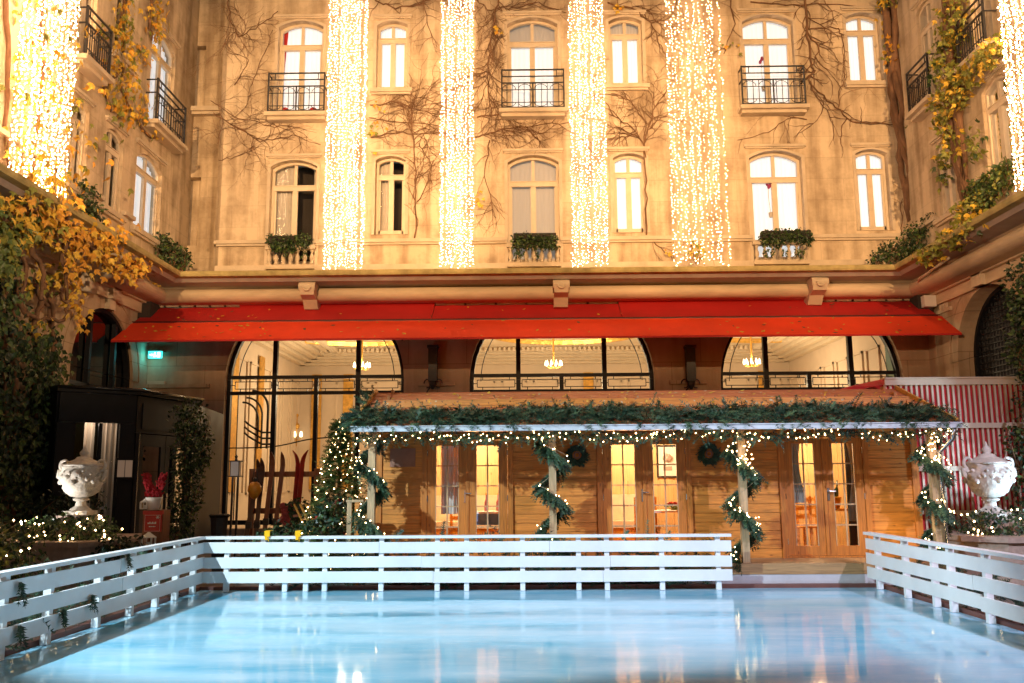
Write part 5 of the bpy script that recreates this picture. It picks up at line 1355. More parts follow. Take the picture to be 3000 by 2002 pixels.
chandelier('gilt chandelier half hidden by the mullion of the left arch', atY(1060, 1080, 29).x, 29, atY(1060, 1080, 29).z)
def sconce(label, px, py, Y, n=5):
    c = atY(px, py, Y); t = thing('wall_sconce', label, 'wall lamp', tuple(c), 'gilt wall lamps in the lobby')
    b = MB(); b.tube([c + V(0, 0, -.3), c + V(0, 0, .8)], .035, 6); b.ball(c + V(0, 0, .45), .12); b.ball(c + V(0, 0, .85), .07)
    for k in range(n): u = (k - (n - 1) / 2) * .24; b.tube([c + V(0, -.05, 0), c + V(u * .6, -.2, -.12), c + V(u, -.25, .02)], .018, 5)
    b.build('arm', 'gold', t, True)
    for k in range(n): u = (k - (n - 1) / 2) * .24; m = MB(); m.lathe([(.05, 0), (.06, .08), (.035, .2)], c + V(u, -.25, .03), 8); m.build('lamp_shade', 'candle', t, True)
sconce('gilt wall lamp with two glowing shades seen through the left arch above the skis', 868, 1284, 33.3, 3)
sconce('gilt candelabra with a cluster of glowing shades at the left edge of the left arch', 690, 1262, 33.3, 5)
for k, (x, y) in enumerate(((-5.5, 28.5), (.9, 28.5), (7.2, 28.5))):
    lamp('lobby_light', 'POINT', (x, y, 4.4), 350, (1.0, .76, .46), .35)
# ================================================================== exit sign and wall lanterns
ex = atY(455, 1040, 23.9)
t = thing('exit_sign', 'glowing turquoise exit sign on the wall under the left end of the awning', 'exit sign', tuple(ex))
b = MB(); w, h = .185, .095; b.box(ex.x - w, ex.x + w, ex.y - .03, ex.y + .03, ex.z - h, ex.z + h); b.build('panel', 'exit', t)
b = MB(); b.box(ex.x - w - .02, ex.x + w + .02, ex.y - .01, ex.y + .2, ex.z + h, ex.z + h + .03); b.build('casing', 'lead', t)
b = MB(); y0 = ex.y - .034
def sq(x0, x1, z0, z1): b.quad((ex.x + x0, y0, ex.z + z0), (ex.x + x1, y0, ex.z + z0), (ex.x + x1, y0, ex.z + z1), (ex.x + x0, y0, ex.z + z1))
sq(.07, .145, -.07, .07); sq(-.02, .02, -.02, .03); sq(-.01, .02, .04, .065); sq(-.04, -.02, .0, .02); sq(-.03, -.005, -.065, -.02); sq(.012, .04, -.05, -.02)
sq(-.15, -.09, -.012, .012); b.add([(ex.x - .09, y0, ex.z - .035), (ex.x - .05, y0, ex.z), (ex.x - .09, y0, ex.z + .035)], [(0, 1, 2)])
b.build('symbol', 'exitw', t)
lamp('exit_glow', 'POINT', (ex.x, ex.y - .12, ex.z - .05), 7, (.05, .75, .8), .08)
for k, px in enumerate((1268, 2024)):
    p = atY(px, 1080, 23.8); t = thing('wall_lantern', ['tall dark wall lantern between the left and middle arches', 'tall dark wall lantern between the middle and right arches'][k], 'wall lantern', tuple(p), 'dark lanterns between the arches')
    zt0, zb0 = atY(px, 1012, 23.8).z, atY(px, 1128, 23.8).z
    b = MB(); b.box(p.x - .12, p.x + .12, 23.72, 23.96, zb0 + .1, zt0 - .08); b.box(p.x - .15, p.x + .15, 23.69, 23.98, zt0 - .08, zt0); b.box(p.x - .06, p.x + .06, 23.9, 24.1, zb0 + .4, zb0 + .5); b.lathe([(.03, -.12), (.10, 0), (.10, .1)], (p.x, 23.84, zb0), 8); b.build('body', 'iron', t)
    b = MB(); b.tube([(p.x - .1, 23.95, zb0 - .4), (p.x - .2, 23.9, zb0 - .25), (p.x - .12, 23.85, zb0 - .12), (p.x, 23.85, zb0)], .02, 6)
    for sg in (-1, 1): b.tube([(p.x + sg * (.15 + .10 * math.cos(q * PI / 5)), 23.93, zb0 + .05 + .12 * math.sin(q * PI / 5)) for q in range(9)], .018, 5)
    b.build('scroll', 'iron', t)
# ================================================================== dark porch (left)
PLn, PC, PRt = V(-9.30, 17.55, 0), V(-8.16, 18.45, 0), V(-7.72, 20.6, 0)
ZP = 3.52
por = thing('porch', 'black glazed entrance porch with a double door in the left corner of the court', 'porch', tuple(PC))
def face(a, c, u0, u1, z0, z1, off, th, mt, b):
    d = (c - a); L = d.length; d = d.normalized(); n = V(d.y, -d.x, 0)
    p, q = a + d * (u0 * L) + n * off, a + d * (u1 * L) + n * off
    b.bar(p + V(0, 0, (z0 + z1) / 2), q + V(0, 0, (z0 + z1) / 2), th, z1 - z0)
b = MB()
top = [PLn, PC, PRt, V(-9.2, 23.9, 0), V(-10.38, 23.9, 0), V(-10.38, 18.5, 0)]
n = len(top); ov = [PLn + V(.02, -.14, 0), PC + V(.14, -.10, 0), PRt + V(.16, 0, 0)] + top[3:5] + [V(-10.38, 18.4, 0)]
b.add([p + V(0, 0, ZP - .12) for p in ov] + [p + V(0, 0, ZP) for p in ov] + [V(-9.6, 20.5, ZP + .25)], [tuple(range(n))[::-1]] + [(k, (k + 1) % n, n + (k + 1) % n, n + k) for k in range(n)] + [(n + k, n + (k + 1) % n, 2 * n) for k in range(n)])
b.build('roof', 'black', por)
b = MB(); b.tube([ov[0] + V(0, 0, ZP - .03), ov[1] + V(.03, -.03, ZP - .03), ov[2] + V(.03, 0, ZP - .03)], .035, 8); b.build('roof_edge', mat('wet_black_metal', (.02, .02, .022), .15, .2, 4), por, True)
b = MB()      # left face: fascia, jambs
face(PLn, PC, 0, 1, 2.80, ZP - .13, 0, .10, 0, b); face(PLn, PC, -.02, .22, .01, 2.79, 0, .10, 0, b); face(PLn, PC, .80, 1.0, .01, 2.79, 0, .12, 0, b); face(PLn, PC, .52, .57, .01, 2.79, 0, .08, 0, b)
face(V(-10.38, 18.5, 0), PLn, 0, 1, .01, ZP - .13, 0, .1, 0, b)
face(PC, PRt, 0, 1, 2.62, ZP - .13, 0, .08, 0, b); face(PC, PRt, 0, .06, .01, 2.61, 0, .10, 0, b); face(PC, PRt, .93, 1, .01, 2.61, 0, .10, 0, b)
face(PC, PRt, .08, .92, 2.70, 3.25, .045, .02, 0, b)
face(PRt, V(-8.2, 23.9, 0), 0, 1, .01, ZP - .13, 0, .08, 0, b)
b.build('frame', 'black', por)
for ua, ub in ((.065, .49), (.50, .925)):
    b = MB()
    face(PC, PRt, ua, ua + .07, .02, 2.60, .0, .06, 0, b); face(PC, PRt, ub - .07, ub, .02, 2.60, .0, .06, 0, b); face(PC, PRt, ua + .07, ub - .07, 2.35, 2.60, 0, .06, 0, b); face(PC, PRt, ua + .07, ub - .07, .02, .5, 0, .06, 0, b)
    d = b.build('door', 'black', por)
    b = MB(); face(PC, PRt, ua + .07, ub - .07, .5, 2.35, 0, .01, 0, b); b.build('pane', glass('porch_door_glass', (.05, .05, .06), .16), d)
    b = MB(); face(PC, PRt, (ub - .05) if ua < .2 else ua + .02, (ub - .02) if ua < .2 else ua + .05, 1.0, 1.35, .06, .02, 0, b); b.build('handle', 'chrome', d)
for u in (.035, .94): b = MB(); face(PC, PRt, u, u + .015, .01, 2.62, .06, .03, 0, b); b.build('door_post', 'chrome', por)
b = MB(); face(PLn, PC, .22, .52, .02, 2.79, -.02, .01, 0, b); face(PLn, PC, .57, .80, .02, 2.79, -.02, .01, 0, b); b.build('pane', 'glass', por)
b = MB()   # pale hangings and column seen through the porch glass
for k in range(26):
    u = .24 + .5 * k / 26; d = (PC - PLn); p = PLn + d * u + V(-.25, .65, 0) + V(0, .03 * math.sin(k * 1.9), 0); q = PLn + d * (u + .5 / 26) + V(-.25, .65, 0) + V(0, .03 * math.sin((k + 1) * 1.9), 0)
    if 9 < k < 13 or k < 3: continue
    b.quad(p, q, q + V(0, 0, 2.9), p + V(0, 0, 2.9))
b.build('curtain', 'cream', por, True)
b = MB(); b.quad((-10.3, 20.2, 0), (-8.0, 20.2, 0), (-8.0, 20.2, 3.3), (-10.3, 20.2, 3.3)); b.build('back_wall', 'void', por)
lamp('porch_light', 'POINT', (-8.95, 18.15, 2.9), 16, (1.0, .82, .66), .12)
# backlit menu case on the porch
b = MB(); d = (PC - PLn).normalized(); nrm = V(d.y, -d.x, 0); p0 = atY(355, 1372, 18.05); c0 = PLn + d * ((PC - PLn).length * .88) + nrm * .10; zc = 1.6 + (1411 - 1372) * 18.2 / 2600
t = thing('menu_case', 'small backlit menu case on the black porch left of its doors', 'menu case', tuple(c0 + V(0, 0, zc)))
b.bar(c0 - d * .17 + V(0, 0, zc), c0 + d * .17 + V(0, 0, zc), .06, .42); b.build('case', 'black', t)
for sgn in (-1, 1):
    b = MB(); cc = c0 + nrm * .034 + d * (.075 * sgn); b.bar(cc - d * .068 + V(0, 0, zc), cc + d * .068 + V(0, 0, zc), .008, .34); b.build('page', 'menu', t)
# ================================================================== planters, hedges, urns
def lit_hedge(label, c, rad, nleaf, nb, mats=IVY, s=.085):
    t = thing('lit_hedge', label, 'hedge', (c[0], c[1], c[2] - rad[2]), 'hedges with fairy lights')
    b = MB(); blob_leaves(b, c, rad, nleaf, s, (0, 0, 1, 1, 2), hollow=.55); b.build('foliage', mats, t)
    b = MB(); pts = []
    while len(pts) < nb:
        q = rv()
        if q.y > .2 or q.z < -.75: continue
        pts.append(V(c[0] + q.x * rad[0] * 1.03, c[1] + q.y * rad[1] * 1.03, c[2] + q.z * rad[2] * 1.03))
    bulbs(b, pts, .0155, 1)
    b.tube(sorted(pts, key=lambda p: p.x), .003, 3, 0); b.build('fairy_lights', ['wire', 'fairy'], t)
def planter(label, x0, x1, y0, y1, zt):
    t = thing('stone_planter', label, 'planter', ((x0 + x1) / 2, (y0 + y1) / 2, -.03), 'stone planters under the urns')
    ch = .45; poly = [(x0 + ch, y0), (x1 - ch, y0), (x1, y0 + ch), (x1, y1), (x0, y1), (x0, y0 + ch)]
    n = len(poly)
    def pr(g, z0, z1):
        m = MB(); cx0 = (x0 + x1) / 2; cy0 = (y0 + y1) / 2
        P = [(cx0 + (x - cx0) * (1 + g / (x1 - x0)), cy0 + (y - cy0) * (1 + g / (y1 - y0))) for x, y in poly]
        m.add([(x, y, z0) for x, y in P] + [(x, y, z1) for x, y in P], [tuple(range(n))[::-1], tuple(range(n, 2 * n))] + [(k, (k + 1) % n, n + (k + 1) % n, n + k) for k in range(n)]); return m
    pr(0, -.03, zt - .085).build('body', 'planter', t); pr(.12, zt - .083, zt).build('coping', 'planter', t); pr(.1, -.03, .12).build('plinth', 'planter', t)
def urn(label, x, y, z, s, mt='urn'):
    t = thing('urn', label, 'urn', (x, y, z), 'white stone urns')
    b = MB(); b.box(x - .20 * s, x + .20 * s, y - .2 * s, y + .2 * s, z, z + .07 * s); b.lathe([(.19 * s, .07 * s), (.16 * s, .10 * s), (.09 * s, .15 * s), (.075 * s, .22 * s), (.13 * s, .245 * s), (.13 * s, .265 * s), (.09 * s, .285 * s)], (x, y, z), 20); b.build('foot', mt, t, False)
    b = MB()
    relief = lambda a, zz: 1 + .055 * math.sin(a * 9 + 2 * math.sin(zz * 22)) * (1 if zz > .5 * s else .35) + .04 * math.sin(a * 4 + zz * 30) + (.05 * math.cos(a * 22) if zz < .44 * s else 0)
    b.lathe([(.08 * s, .285 * s), (.17 * s, .31 * s), (.25 * s, .38 * s), (.29 * s, .44 * s), (.31 * s, .5 * s), (.325 * s, .54 * s), (.34 * s, .58 * s), (.345 * s, .64 * s), (.335 * s, .70 * s), (.32 * s, .74 * s), (.31 * s, .78 * s), (.33 * s, .81 * s)], (x, y, z), 44, 0, relief); b.build('bowl', mt, t, True)
    b = MB(); b.lathe([(.34 * s, .81 * s), (.34 * s, .835 * s), (.28 * s, .85 * s), (.22 * s, .89 * s), (.14 * s, .92 * s), (.11 * s, .96 * s), (.05 * s, .975 * s), (.075 * s, 1.01 * s), (.07 * s, 1.04 * s), (.03 * s, 1.09 * s), (.008 * s, 1.16 * s)], (x, y, z), 24); b.build('lid', mt, t, True)
    for sg in (-1, 1):
        b = MB(); pts = []
        for k in range(15):
            a = -PI * .6 + k * .42; r = .115 * s * (1 - k / 22); pts.append(V(x + sg * (.30 * s + r * math.cos(a) * .9), y - .02, z + .83 * s + r * math.sin(a)))
        b.tube(pts, [.035 * s * (1 - k / 26) for k in range(15)], 8)
        b.tube([V(x + sg * .33 * s, y - .02, z + .55 * s), V(x + sg * .39 * s, y - .03, z + .64 * s), V(x + sg * .40 * s, y - .02, z + .72 * s), pts[0]], [.02 * s, .045 * s, .04 * s, .035 * s], 8)
        b.build('handle', mt, t, True)
    b = MB()
    for k in range(16):
        a = -PI / 2 + (k - 8) * .33; zz = z + s * (.60 + .06 * math.sin(k * 2.2)); b.ball((x + .33 * s * math.cos(a), y + .33 * s * math.sin(a), zz), .045 * s, 0, 6); b.ball((x + .335 * s * math.cos(a + .15), y + .335 * s * math.sin(a + .15), zz + .07 * s), .03 * s, 0, 6)
    b.build('relief', mt, t, True)
UY = 14.7
ul = atY(235, 1509, UY); ur = atY(2906, 1512, UY)
planter('pink stone planter at the left of the court holding the urn and its lit hedge', ul.x - 1.15, ul.x + .92, 13.75, 15.9, .70)
planter('pale stone planter at the right of the court holding the urn and its lit hedge', ur.x - .72, ur.x + 1.6, 13.75, 15.9, .70)
urn('carved white stone urn standing on the left planter in front of the black porch', ul.x, UY, ul.z, .98)
urn('bluish lit white stone urn standing on the right planter in front of the striped screen', ur.x, UY, ur.z, 1.03)
for (x, lbl) in ((ul.x, 'stone pedestal block under the left urn'), (ur.x, 'stone pedestal block under the right urn')):
    b = MB(); b.box(x - .26, x + .26, UY - .26, UY + .26, .70, ul.z - .002 if x < 0 else ur.z - .002); tag(b.build('pedestal', 'planter'), lbl, 'pedestal', 'urn pedestals')
lit_hedge('green hedge with fairy lights round the foot of the left urn', (ul.x - .05, 14.45, .84), (.82, .55, .26), 1500, 44, ['ivy1', 'ivy2', 'ivy3'])
lit_hedge('dark clipped hedge with fairy lights round the foot of the right urn', (ur.x + .15, 14.45, .86), (.85, .5, .25), 1500, 40, ['ivy1', 'ivy2', 'ivy2'], .07)
lit_hedge('dark bush with fairy lights at the left edge behind the side fence', (-7.2, 11.9, .62), (.75, .8, .55), 1900, 40, ['ivy1', 'ivy2', 'leafg'])
lit_hedge('dark bush with fairy lights at the right edge behind the side fence', (7.25, 11.9, .62), (.55, .6, .62), 1500, 30, ['ivy1', 'ivy2', 'ivy3'])
for k in range(1):
    shrub('dark_shrub', 'dark leafy shrub behind the left fence below the red sign', 'shrub', [sb(350, 1610, 14.0, (.42, .35, .22))], ['ivy2', 'ivy2', 'ivy1'], 420, .09)
    shrub('dark_shrub', 'dark shrub behind the far fence at the foot of the ski rack', 'shrub', [sb(850, 1560, 14.8, (.45, .3, .2)), sb(800, 1568, 14.8, (.25, .3, .12))], ['ivy2', 'ivy1', 'ivy2'], 460, .08)
    shrub('dark_shrub', 'round dark shrub in front of the Christmas tree by the wooden rail', 'shrub', [sb(975, 1485, 14.6, (.30, .25, .28)), sb(950, 1540, 14.5, (.38, .3, .22))], ['ivy2', 'ivy1', 'needle2'], 560, .08)
    shrub('dark_shrub', 'small dark plant standing in front of the ski rack rails', 'plant', [sb(872, 1490, 15.6, (.18, .15, .2)), sb(868, 1530, 15.6, (.09, .09, .2))], ['ivy2', 'ivy1', 'ivy2'], 200, .09)
    shrub('dark_shrub', 'dark foliage clump behind the left urn', 'shrub', [sb(140, 1500, 16.6, (.6, .4, .45)), sb(250, 1480, 17.0, (.5, .3, .4))], ['ivy2', 'ivy2', 'ivy1'], 700, .1)
# fir boughs dumped between far fence and chalet, seen through the gaps
b = MB()
for k in range(520):
    x = R(FXL + .5, x1 - .1); sprig(b, V(x, R(13.50, 13.72), R(.06, .74)), V(R(-1, 1), R(-.1, .3), R(-.6, .5)), rv(), R(.2, .4), 8, .07)
tag(b.build('fir_boughs', FIR), 'cut fir boughs heaped behind the far white fence', 'fir boughs', None, 'stuff')
b = MB()
for k in range(420):
    y = R(5.5, 13.2); sprig(b, V(FXL - R(.12, .36), y, R(.05, .66)), V(R(-.3, .1), R(-1, 1), R(-.5, .4)), rv(), R(.2, .4), 8, .07)
tag(b.build('fir_boughs', FIR), 'cut fir boughs heaped behind the left white fence', 'fir boughs', None, 'stuff')
b = MB()
for k in range(330):
    y = R(6, 13.3); sprig(b, V(FXR + R(.13, .36), y, R(.04, .45)), V(R(-.1, .3), R(-1, 1), R(-.5, .4)), rv(), R(.2, .4), 8, .07)
tag(b.build('fir_boughs', FIR), 'cut fir boughs heaped behind the right white fence', 'fir boughs', None, 'stuff')
for k, (px, py, z, lbl) in enumerate(((55, 1722, 0, 'upper fir sprig poking over the top board at the near end of the left fence'), (52, 1850, 0, 'fir sprig hanging over the lowest board at the near end of the left fence'), (180, 1800, 0, 'fir sprig hanging over the lowest board midway along the left fence'), (372, 1632, 0, 'fir sprig poking out under the top rail of the left fence'), (265, 1757, 0, 'fir sprig bunched in the lower gap of the left fence'))):
    p = atX(px, py, FXL + .04); b = MB(); 
    for q in range(7): sprig(b, p + V(.01, R(-.03, .03), .05), V(.25, R(-.5, .5), -1), V(1, 0, .2), R(.12, .2), 7, .05, random.choice((0, 1)))
    tag(b.build('fir_sprig', FIR), lbl, 'fir sprig', 'sprigs poking through the left fence')
# ================================================================== ski rack, skis
KY = 16.6
def kx(px): return atY(px, 1450, KY).x
def kz(py): return atY(800, py, KY).z
t = thing('ski_rack', 'rustic wooden rack of posts and rails holding old skis in front of the left arch', 'ski rack', (kx(830), KY, 0))
for z in (kz(1390), kz(1497)): b = MB(); b.bar((kx(744), KY, z), (kx(930), KY, z), .07, .10); b.build('rail', 'ski', t)
for px in (738, 928): b = MB(); b.box(kx(px) - .05, kx(px) + .05, KY - .05, KY + .05, 0, kz(1374)); b.build('post', 'ski', t)
def ski(label, px, top, pxb, mt, w=.085, side=0, curl=.22):
    a = V(kx(pxb), KY - .32, 0.01); e = V(kx(px), KY - .08, kz(top) - .25)
    b = MB(); pts = [a, a.lerp(e, .33) + V(0, -.02, 0), a.lerp(e, .66) + V(0, -.02, 0), e]
    d = (e - a).normalized()
    if side: tipv = [e + V(side * .015, 0, .09), e + V(side * .045, 0, .17), e + V(side * .10, 0, .25)]
    else: tipv = [e + V(0, -.01, .10), e + V(0, -.05, .18), e + V(0, -.12, .25)]
    P = pts + tipv; W = [w, w * .9, w * .95, w, w * .95, w * .7, w * .12]
    vs = []
    for p, ww in zip(P, W):
        s = V(0, 1, 0) if side else V(1, 0, 0); n = V(1, 0, 0) if side else V(0, 1, 0)
        if side: s = V(.75, .66, 0); n = V(.66, -.75, 0)
        vs += [p - s * ww / 2 - n * .012, p + s * ww / 2 - n * .012, p + s * ww / 2 + n * .012, p - s * ww / 2 + n * .012]
    fs = [tuple(range(4))[::-1], tuple(range(len(vs) - 4, len(vs)))]
    for k in range(len(P) - 1): o = 4 * k; fs += [(o + j, o + (j + 1) % 4, o + 4 + (j + 1) % 4, o + 4 + j) for j in range(4)]
    b.add(vs, fs); sk = thing('ski', label, 'ski', tuple(a), 'old skis on the rack')
    b.build('blade', mt, sk)
    m = MB(); c = a.lerp(e, .46); m.box(c.x - .05, c.x + .05, c.y - .045, c.y + .02, c.z - .06, c.z + .06); m.box(c.x - .055, c.x + .055, c.y - .06, c.y - .045, c.z + .0, c.z + .03); m.build('binding', 'iron', sk)
ski('dark brown ski crossing to the left behind the orange lantern', 759, 1345, 728, 'skidark')
ski('dark brown ski upright beside the orange lantern', 770, 1342, 764, 'skidark')
ski('reddish brown ski in front of the first black mullion', 799, 1325, 786, 'ski')
ski('plain brown ski standing alone in the middle of the rack', 829, 1325, 815, 'ski')
ski('thin red ski turned edge-on with its tip curling left', 873, 1321, 868, 'skired', .07, -1)
ski('broad bright red ski with its tip curling right', 886, 1320, 880, 'skired', .085, 1)
p = atY(746, 1432, KY - .42)
t = thing('orange_lantern', 'round orange enamel lantern hanging on the ski rack', 'lantern', tuple(p))
b = MB(); b.lathe([(.02, -.19), (.07, -.15), (.125, -.04), (.12, .04), (.08, .10), (.05, .12)], p, 14); b.build('body', 'orange', t, True)
b = MB(); b.lathe([(.05, .12), (.045, .18), (.015, .2)], p, 10); b.tube([p + V(-.05, 0, .16), p + V(-.02, 0, .32), p + V(.03, 0, .34), p + V(.05, 0, .16)], .008, 5); b.build('handle', 'iron', t)
# sled beside the rack
p = atY(905, 1530, 15.3); t = thing('sledge', 'small wooden sledge leaning on its runners below the Christmas tree', 'sledge', (p.x, 15.3, 0))
for k in range(4): b = MB(); u = -.16 + .1 * k; b.bar((p.x + u - .1, 15.3, p.z + .30), (p.x + u + .28, 15.15, p.z - .35), .04, .02); b.build('slat', 'yellowwood', t)
for s in (0, 1): b = MB(); b.bar((p.x - .28 + .3 * s, 15.33, p.z + .10 - .36 * s), (p.x + .22 + .3 * s, 15.33, p.z + .16 - .36 * s), .03, .04); b.build('runner', 'ski', t)
# pink flowers
t = thing('flower_pot', 'pot of dusky pink flowers behind the small plant at the ski rack', 'flowers', tuple(atY(835, 1535, 15.9)))
b = MB(); c = atY(838, 1510, 15.9)
for k in range(30): b.ball(c + V(.13 * math.sin(k * 1.1) * (k % 5) / 4, R(-.02, .02), -.17 + .012 * k), R(.045, .06), 0, 6)
b.build('bloom', mat('dusky_pink', (.38, .07, .07), .7, .3, 9), t)
b = MB(); b.lathe([(.11, 0), (.15, .3), (.16, .3)], (c.x, c.y, c.z - .5), 12); b.build('pot', 'void', t)
# tall glass lantern on legs
LYv = 17.6; c = atY(690, 1395, LYv); zt0 = atY(690, 1353, LYv).z; zb0 = c.z
t = thing('standing_lantern', 'tall black standing lantern with frosted glass in front of the left arch', 'lantern', (c.x, LYv, 0))
b = MB(); b.box(c.x - .12, c.x + .12, LYv - .12, LYv + .12, zt0, zt0 + .02); b.box(c.x - .12, c.x + .12, LYv - .12, LYv + .12, zb0 - .02, zb0); b.lathe([(.03, .02), (.02, .07), (.035, .1), (.005, .14)], (c.x, LYv, zt0), 8)
for sx_ in (-.085, .085): b.box(c.x + sx_ - .006, c.x + sx_ + .006, LYv - .091, LYv - .079, zb0, zt0)
b.build('frame', 'iron', t)
b = MB(); b.box(c.x - .08, c.x + .08, LYv - .08, LYv + .08, zb0 + .001, zt0 - .001); b.build('lamp_glass', mat('frosted_glass', (.62, .58, .55), .35, .05, 5), t)
for sx_ in (-.07, .035): b = MB(); b.box(c.x + sx_, c.x + sx_ + .035, LYv - .02, LYv + .02, 0, zb0 - .021); b.build('leg', 'iron', t)
# dark tapered bin
c = atY(643, 1510, 16.2); b = MB(); t = thing('tapered_bin', 'dark tapered bin standing left of the tall lantern', 'bin', (c.x, 16.2, 0))
b.lathe([(.10, 0), (.16, c.z - .04)], (c.x, 16.2, 0), 8); b.build('body', 'iron', t); b = MB(); b.lathe([(.17, c.z - .04), (.20, c.z), (.17, c.z + .02)], (c.x, 16.2, 0), 8); b.build('rim', 'black', t)
# red feathers, sign, white lanterns
QY = 15.2
c = atY(450, 1475, QY); b = MB(); t = thing('feather_plant', 'bunch of red feathery plumes in a white pot by the porch door', 'plant', (c.x, QY, c.z - .2))
for s in (-1, 1):
    for k in range(260):
        u = random.random(); w = .10 * (1 - u * .45); q = c + V(s * (.02 + .13 * u) + R(-w, w) * .8, R(-.06, .06), .06 + .42 * u); leaf(b, q, V(s * .5 + R(-.6, .6), R(-.4, .1), 1), rv(), .055, 0)
b.build('plume', ['feather'], t)
b = MB(); b.lathe([(.09, -.12), (.13, .08), (.135, .1), (.12, .1)], c, 14); b.build('pot', 'whitep', t, True)
b = MB(); c2 = atY(455, 1530, QY); b.box(c2.x - .17, c2.x + .17, QY - .1, QY + .2, 0, c2.z + .2)
tag(b.build('wooden_stand', 'ski'), 'dark wooden stand carrying the red plumes by the porch door', 'stand')
t = thing('red_sign', 'small square red sign with white lettering on the wooden stand', 'sign', tuple(c2))
x, y, z = c2.x, QY - .13, c2.z; h = .155
b = MB(); b.box(x - h + .02, x + h + .0, y, y + .025, z - h, z + h); b.build('board', 'redsign', t)
b = MB(); b.box(x - h, x + h + .02, y - .02, y + .04, z + h - .02, z + h + .035); b.build('top_edge', 'redsign', t)
b = MB(); y2 = y - .004
def q4(x0, x1, z0, z1): b.quad((x + x0, y2, z + z0), (x + x1, y2, z + z0), (x + x1, y2, z + z1), (x + x0, y2, z + z1))
for k, (w0, w1) in enumerate(((-.075, -.05), (-.045, -.025), (-.02, -.005), (0, .02), (.026, .04), (.045, .07))): q4(w0, w1, -.025, -.002 + .012 * (k % 2))
for k, (w0, w1) in enumerate(((-.05, -.02), (-.015, .01), (.016, .045), (.05, .06))): q4(w0, w1, -.075, -.06)
for k in range(3): a = k * PI / 3; dx_, dz_ = math.cos(a) * .03, math.sin(a) * .03; px_, pz_ = -math.sin(a) * .005, math.cos(a) * .005; b.quad((x + .09 - dx_ - px_, y2, z + .085 - dz_ - pz_), (x + .09 + dx_ - px_, y2, z + .085 + dz_ - pz_), (x + .09 + dx_ + px_, y2, z + .085 + dz_ + pz_), (x + .09 - dx_ + px_, y2, z + .085 - dz_ + pz_))
for a0, a1, z0, z1 in ((-.125, .135, -.145, -.141), (-.125, .135, .118, .122)): q4(a0, a1, z0, z1)
q4(-.125, -.121, -.141, .118); q4(.131, .135, -.141, .118)
b.build('lettering', 'whitep', t)
def lantern(label, px, py0, py1, Y):
    a = atY(px, py1, Y); e = atY(px, py0, Y); H = e.z - a.z; w = H * .36; t = thing('white_lantern', label, 'lantern', tuple(a), 'white house-shaped lanterns')
    b = MB(); x, y, z = a; b.box(x - w, x + w, y - w, y + w, z, z + H * .08)
    for sx_ in (-1, 1):
        for sy_ in (-1, 1): b.box(x + sx_ * w * .85 - .012, x + sx_ * w * .85 + .012, y + sy_ * w * .85 - .012, y + sy_ * w * .85 + .012, z + H * .08, z + H * .66)
    b.lathe([(w * 1.45, H * .66), (w * 1.45, H * .70), (w * .5, H * .92), (w * .3, H), (.01, H * 1.02)], a, 4); b.build('frame', 'whitep', t)
    b = MB(); b.box(x - w * .7, x + w * .7, y - w * .7, y + w * .7, z + H * .09, z + H * .65); b.build('pane', 'glass', t)
    b = MB(); b.lathe([(.03, 0), (.03, H * .3)], a + V(0, 0, H * .085), 8); b.build('candle', 'whitep', t)
lantern('white wooden lantern on the ground below the red sign', 434, 1560, 1606, 14.4)
lantern('small white lantern beside the pot of red plumes', 424, 1462, 1492, 15.15)
# wooden rail left of the chalet
RYv = 14.0; xa, xb = atY(1015, 1480, RYv).x, atY(1066, 1480, RYv).x
t = thing('porch_rail', 'short wooden handrail with a pale cap at the left end of the chalet', 'handrail', (xa, RYv, 0))
b = MB(); zz = atY(1040, 1468, RYv).z; b.bar((xa, RYv, zz), (xb, RYv, zz), .08, .035); b.build('cap', 'palewood', t)
for x in (xa + .05, xa + .17): b = MB(); b.box(x - .035, x + .035, RYv - .03, RYv + .03, 0, zz - .019); b.build('post', 'palewood' if x < xa + .1 else 'wood', t)
# yellow tags on the far fence
for px, lbl in ((783, 'yellow plastic tag on the far fence nearer the left corner'), (873, 'yellow plastic tag on the far fence under the small plant')):
    c = atY(px, 1568, FYB - .07); w = .04; b = MB(); b.box(c.x - w, c.x + w, FYB - .085, FYB - .068, c.z - .02, c.z + .055); b.box(c.x - w, c.x + w, FYB - .085, FYB + .075, c.z + .055, c.z + .062)
    b.box(c.x - w * .8, c.x + w * .2, FYB - .083, FYB - .075, c.z - .07, c.z - .02); b.tube([(c.x + w * .5, FYB - .08, c.z - .02), (c.x + w * .6, FYB - .08, c.z - .09)], .006, 5)
    tag(b.build('yellow_tag', 'yellow'), lbl, 'tag', 'yellow tags on the far fence')
# small boxes on the walls
b = MB(); c = atX(160, 1370, -10.2); b.box(-10.39, -10.2, c.y - .15, c.y + .15, c.z - .2, c.z + .2); tag(b.build('wall_box', 'trim'), 'pale metal box on the pier left of the black porch', 'box')
b = MB(); c = atY(455, 1123, 24.0); b.box(c.x - .24, c.x + .24, 24.02, 24.09, c.z - .06, c.z + .06); tag(b.build('wall_plaque', 'trim'), 'narrow stone plaque on the wall above the porch roof', 'plaque')
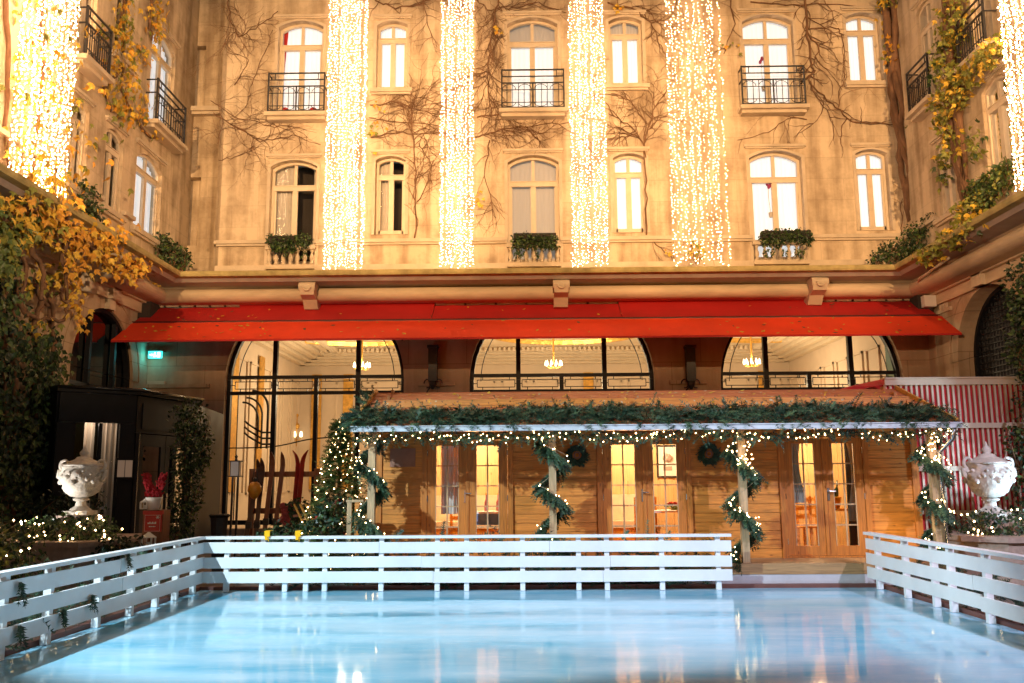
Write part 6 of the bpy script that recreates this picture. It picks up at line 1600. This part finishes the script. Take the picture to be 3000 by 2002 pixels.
# ================================================================== light: sky, court lamps, unseen projectors and floodlights, added wing fill
w_ = bpy.data.worlds.new('World'); scene.world = w_; w_.use_nodes = True
nt = w_.node_tree; bg = nt.nodes['Background']
sky = nt.nodes.new('ShaderNodeTexSky'); sky.sky_type = 'NISHITA'; sky.sun_disc = False
sky.sun_elevation = math.radians(1.0); sky.sun_rotation = math.radians(200); sky.altitude = 50
nt.links.new(sky.outputs[0], bg.inputs['Color']); bg.inputs['Strength'].default_value = 0.10
s_ = bpy.data.lights.new('sun', 'SUN'); s_.energy = .03; s_.angle = math.radians(15); s_.color = (1, .9, .8)
so = bpy.data.objects.new('sun', s_); COL.objects.link(so); so.rotation_euler = (math.radians(60), 0, math.radians(20))
lamp('rink_projector', 'SPOT', (-8.6, 4.6, 7.9), 9800, (.68, .90, 1.0), .08, (-.7, 11.8, .3), 44, .35)
lamp('rink_projector', 'SPOT', (9.3, 3.0, 9.0), 6200, (.80, .76, 1.0), .12, (5.6, 11.2, 0.3), 56, .7)
lamp('court_projector', 'SPOT', (1.0, -8, 12.0), 450, (.62, .74, 1.0), .12, (1.0, 24, 2.6), 40, .5)
for x in (-6.2, .6, 7.0): lamp('facade_floodlight', 'SPOT', (x, -8, 12.0), 32000, (1.0, .585, .25), .15, (x, 24, 10.5), 26, .8)
lamp('wing_fill_spot', 'SPOT', (6.0, -4, 6.0), 19000, (1.0, .63, .32), .15, (-9.9, 18, 10.2), 32, .85)  # unseen lamp added as fill to brighten the left wing
lamp('wing_fill_spot', 'SPOT', (-6.0, -4, 6.0), 15000, (1.0, .65, .36), .15, (10.6, 18, 9.8), 32, .85)  # matching added fill for the right wing
lamp('urn_spot', 'SPOT', (ul.x - .95, 13.7, .95), 150, (1.0, .95, .88), .04, (ul.x, UY, ul.z + .6), 60, .5)
lamp('urn_spot', 'SPOT', (ur.x + 1.0, 13.7, .95), 260, (.5, .78, 1.0), .04, (ur.x, UY, ur.z + .6), 60, .5)
lamp('post_light', 'POINT', (PX[3] - .35, 14.2, .75), 5, (1.0, .68, .22), .06)
# ------------------------------------------------------------------ render settings
scene.view_settings.view_transform = 'Standard'
try: scene.view_settings.look = 'None'
except Exception: pass
scene.view_settings.exposure = 0.0; scene.view_settings.gamma = 1.0
cy = scene.cycles
cy.use_denoising = True
try: cy.denoiser = 'OPENIMAGEDENOISE'; cy.denoising_input_passes = 'RGB_ALBEDO_NORMAL'
except Exception: pass
cy.sample_clamp_indirect = 6.0; cy.max_bounces = 8; cy.transparent_max_bounces = 16; cy.caustics_reflective = False; cy.caustics_refractive = False
cy.use_light_tree = True
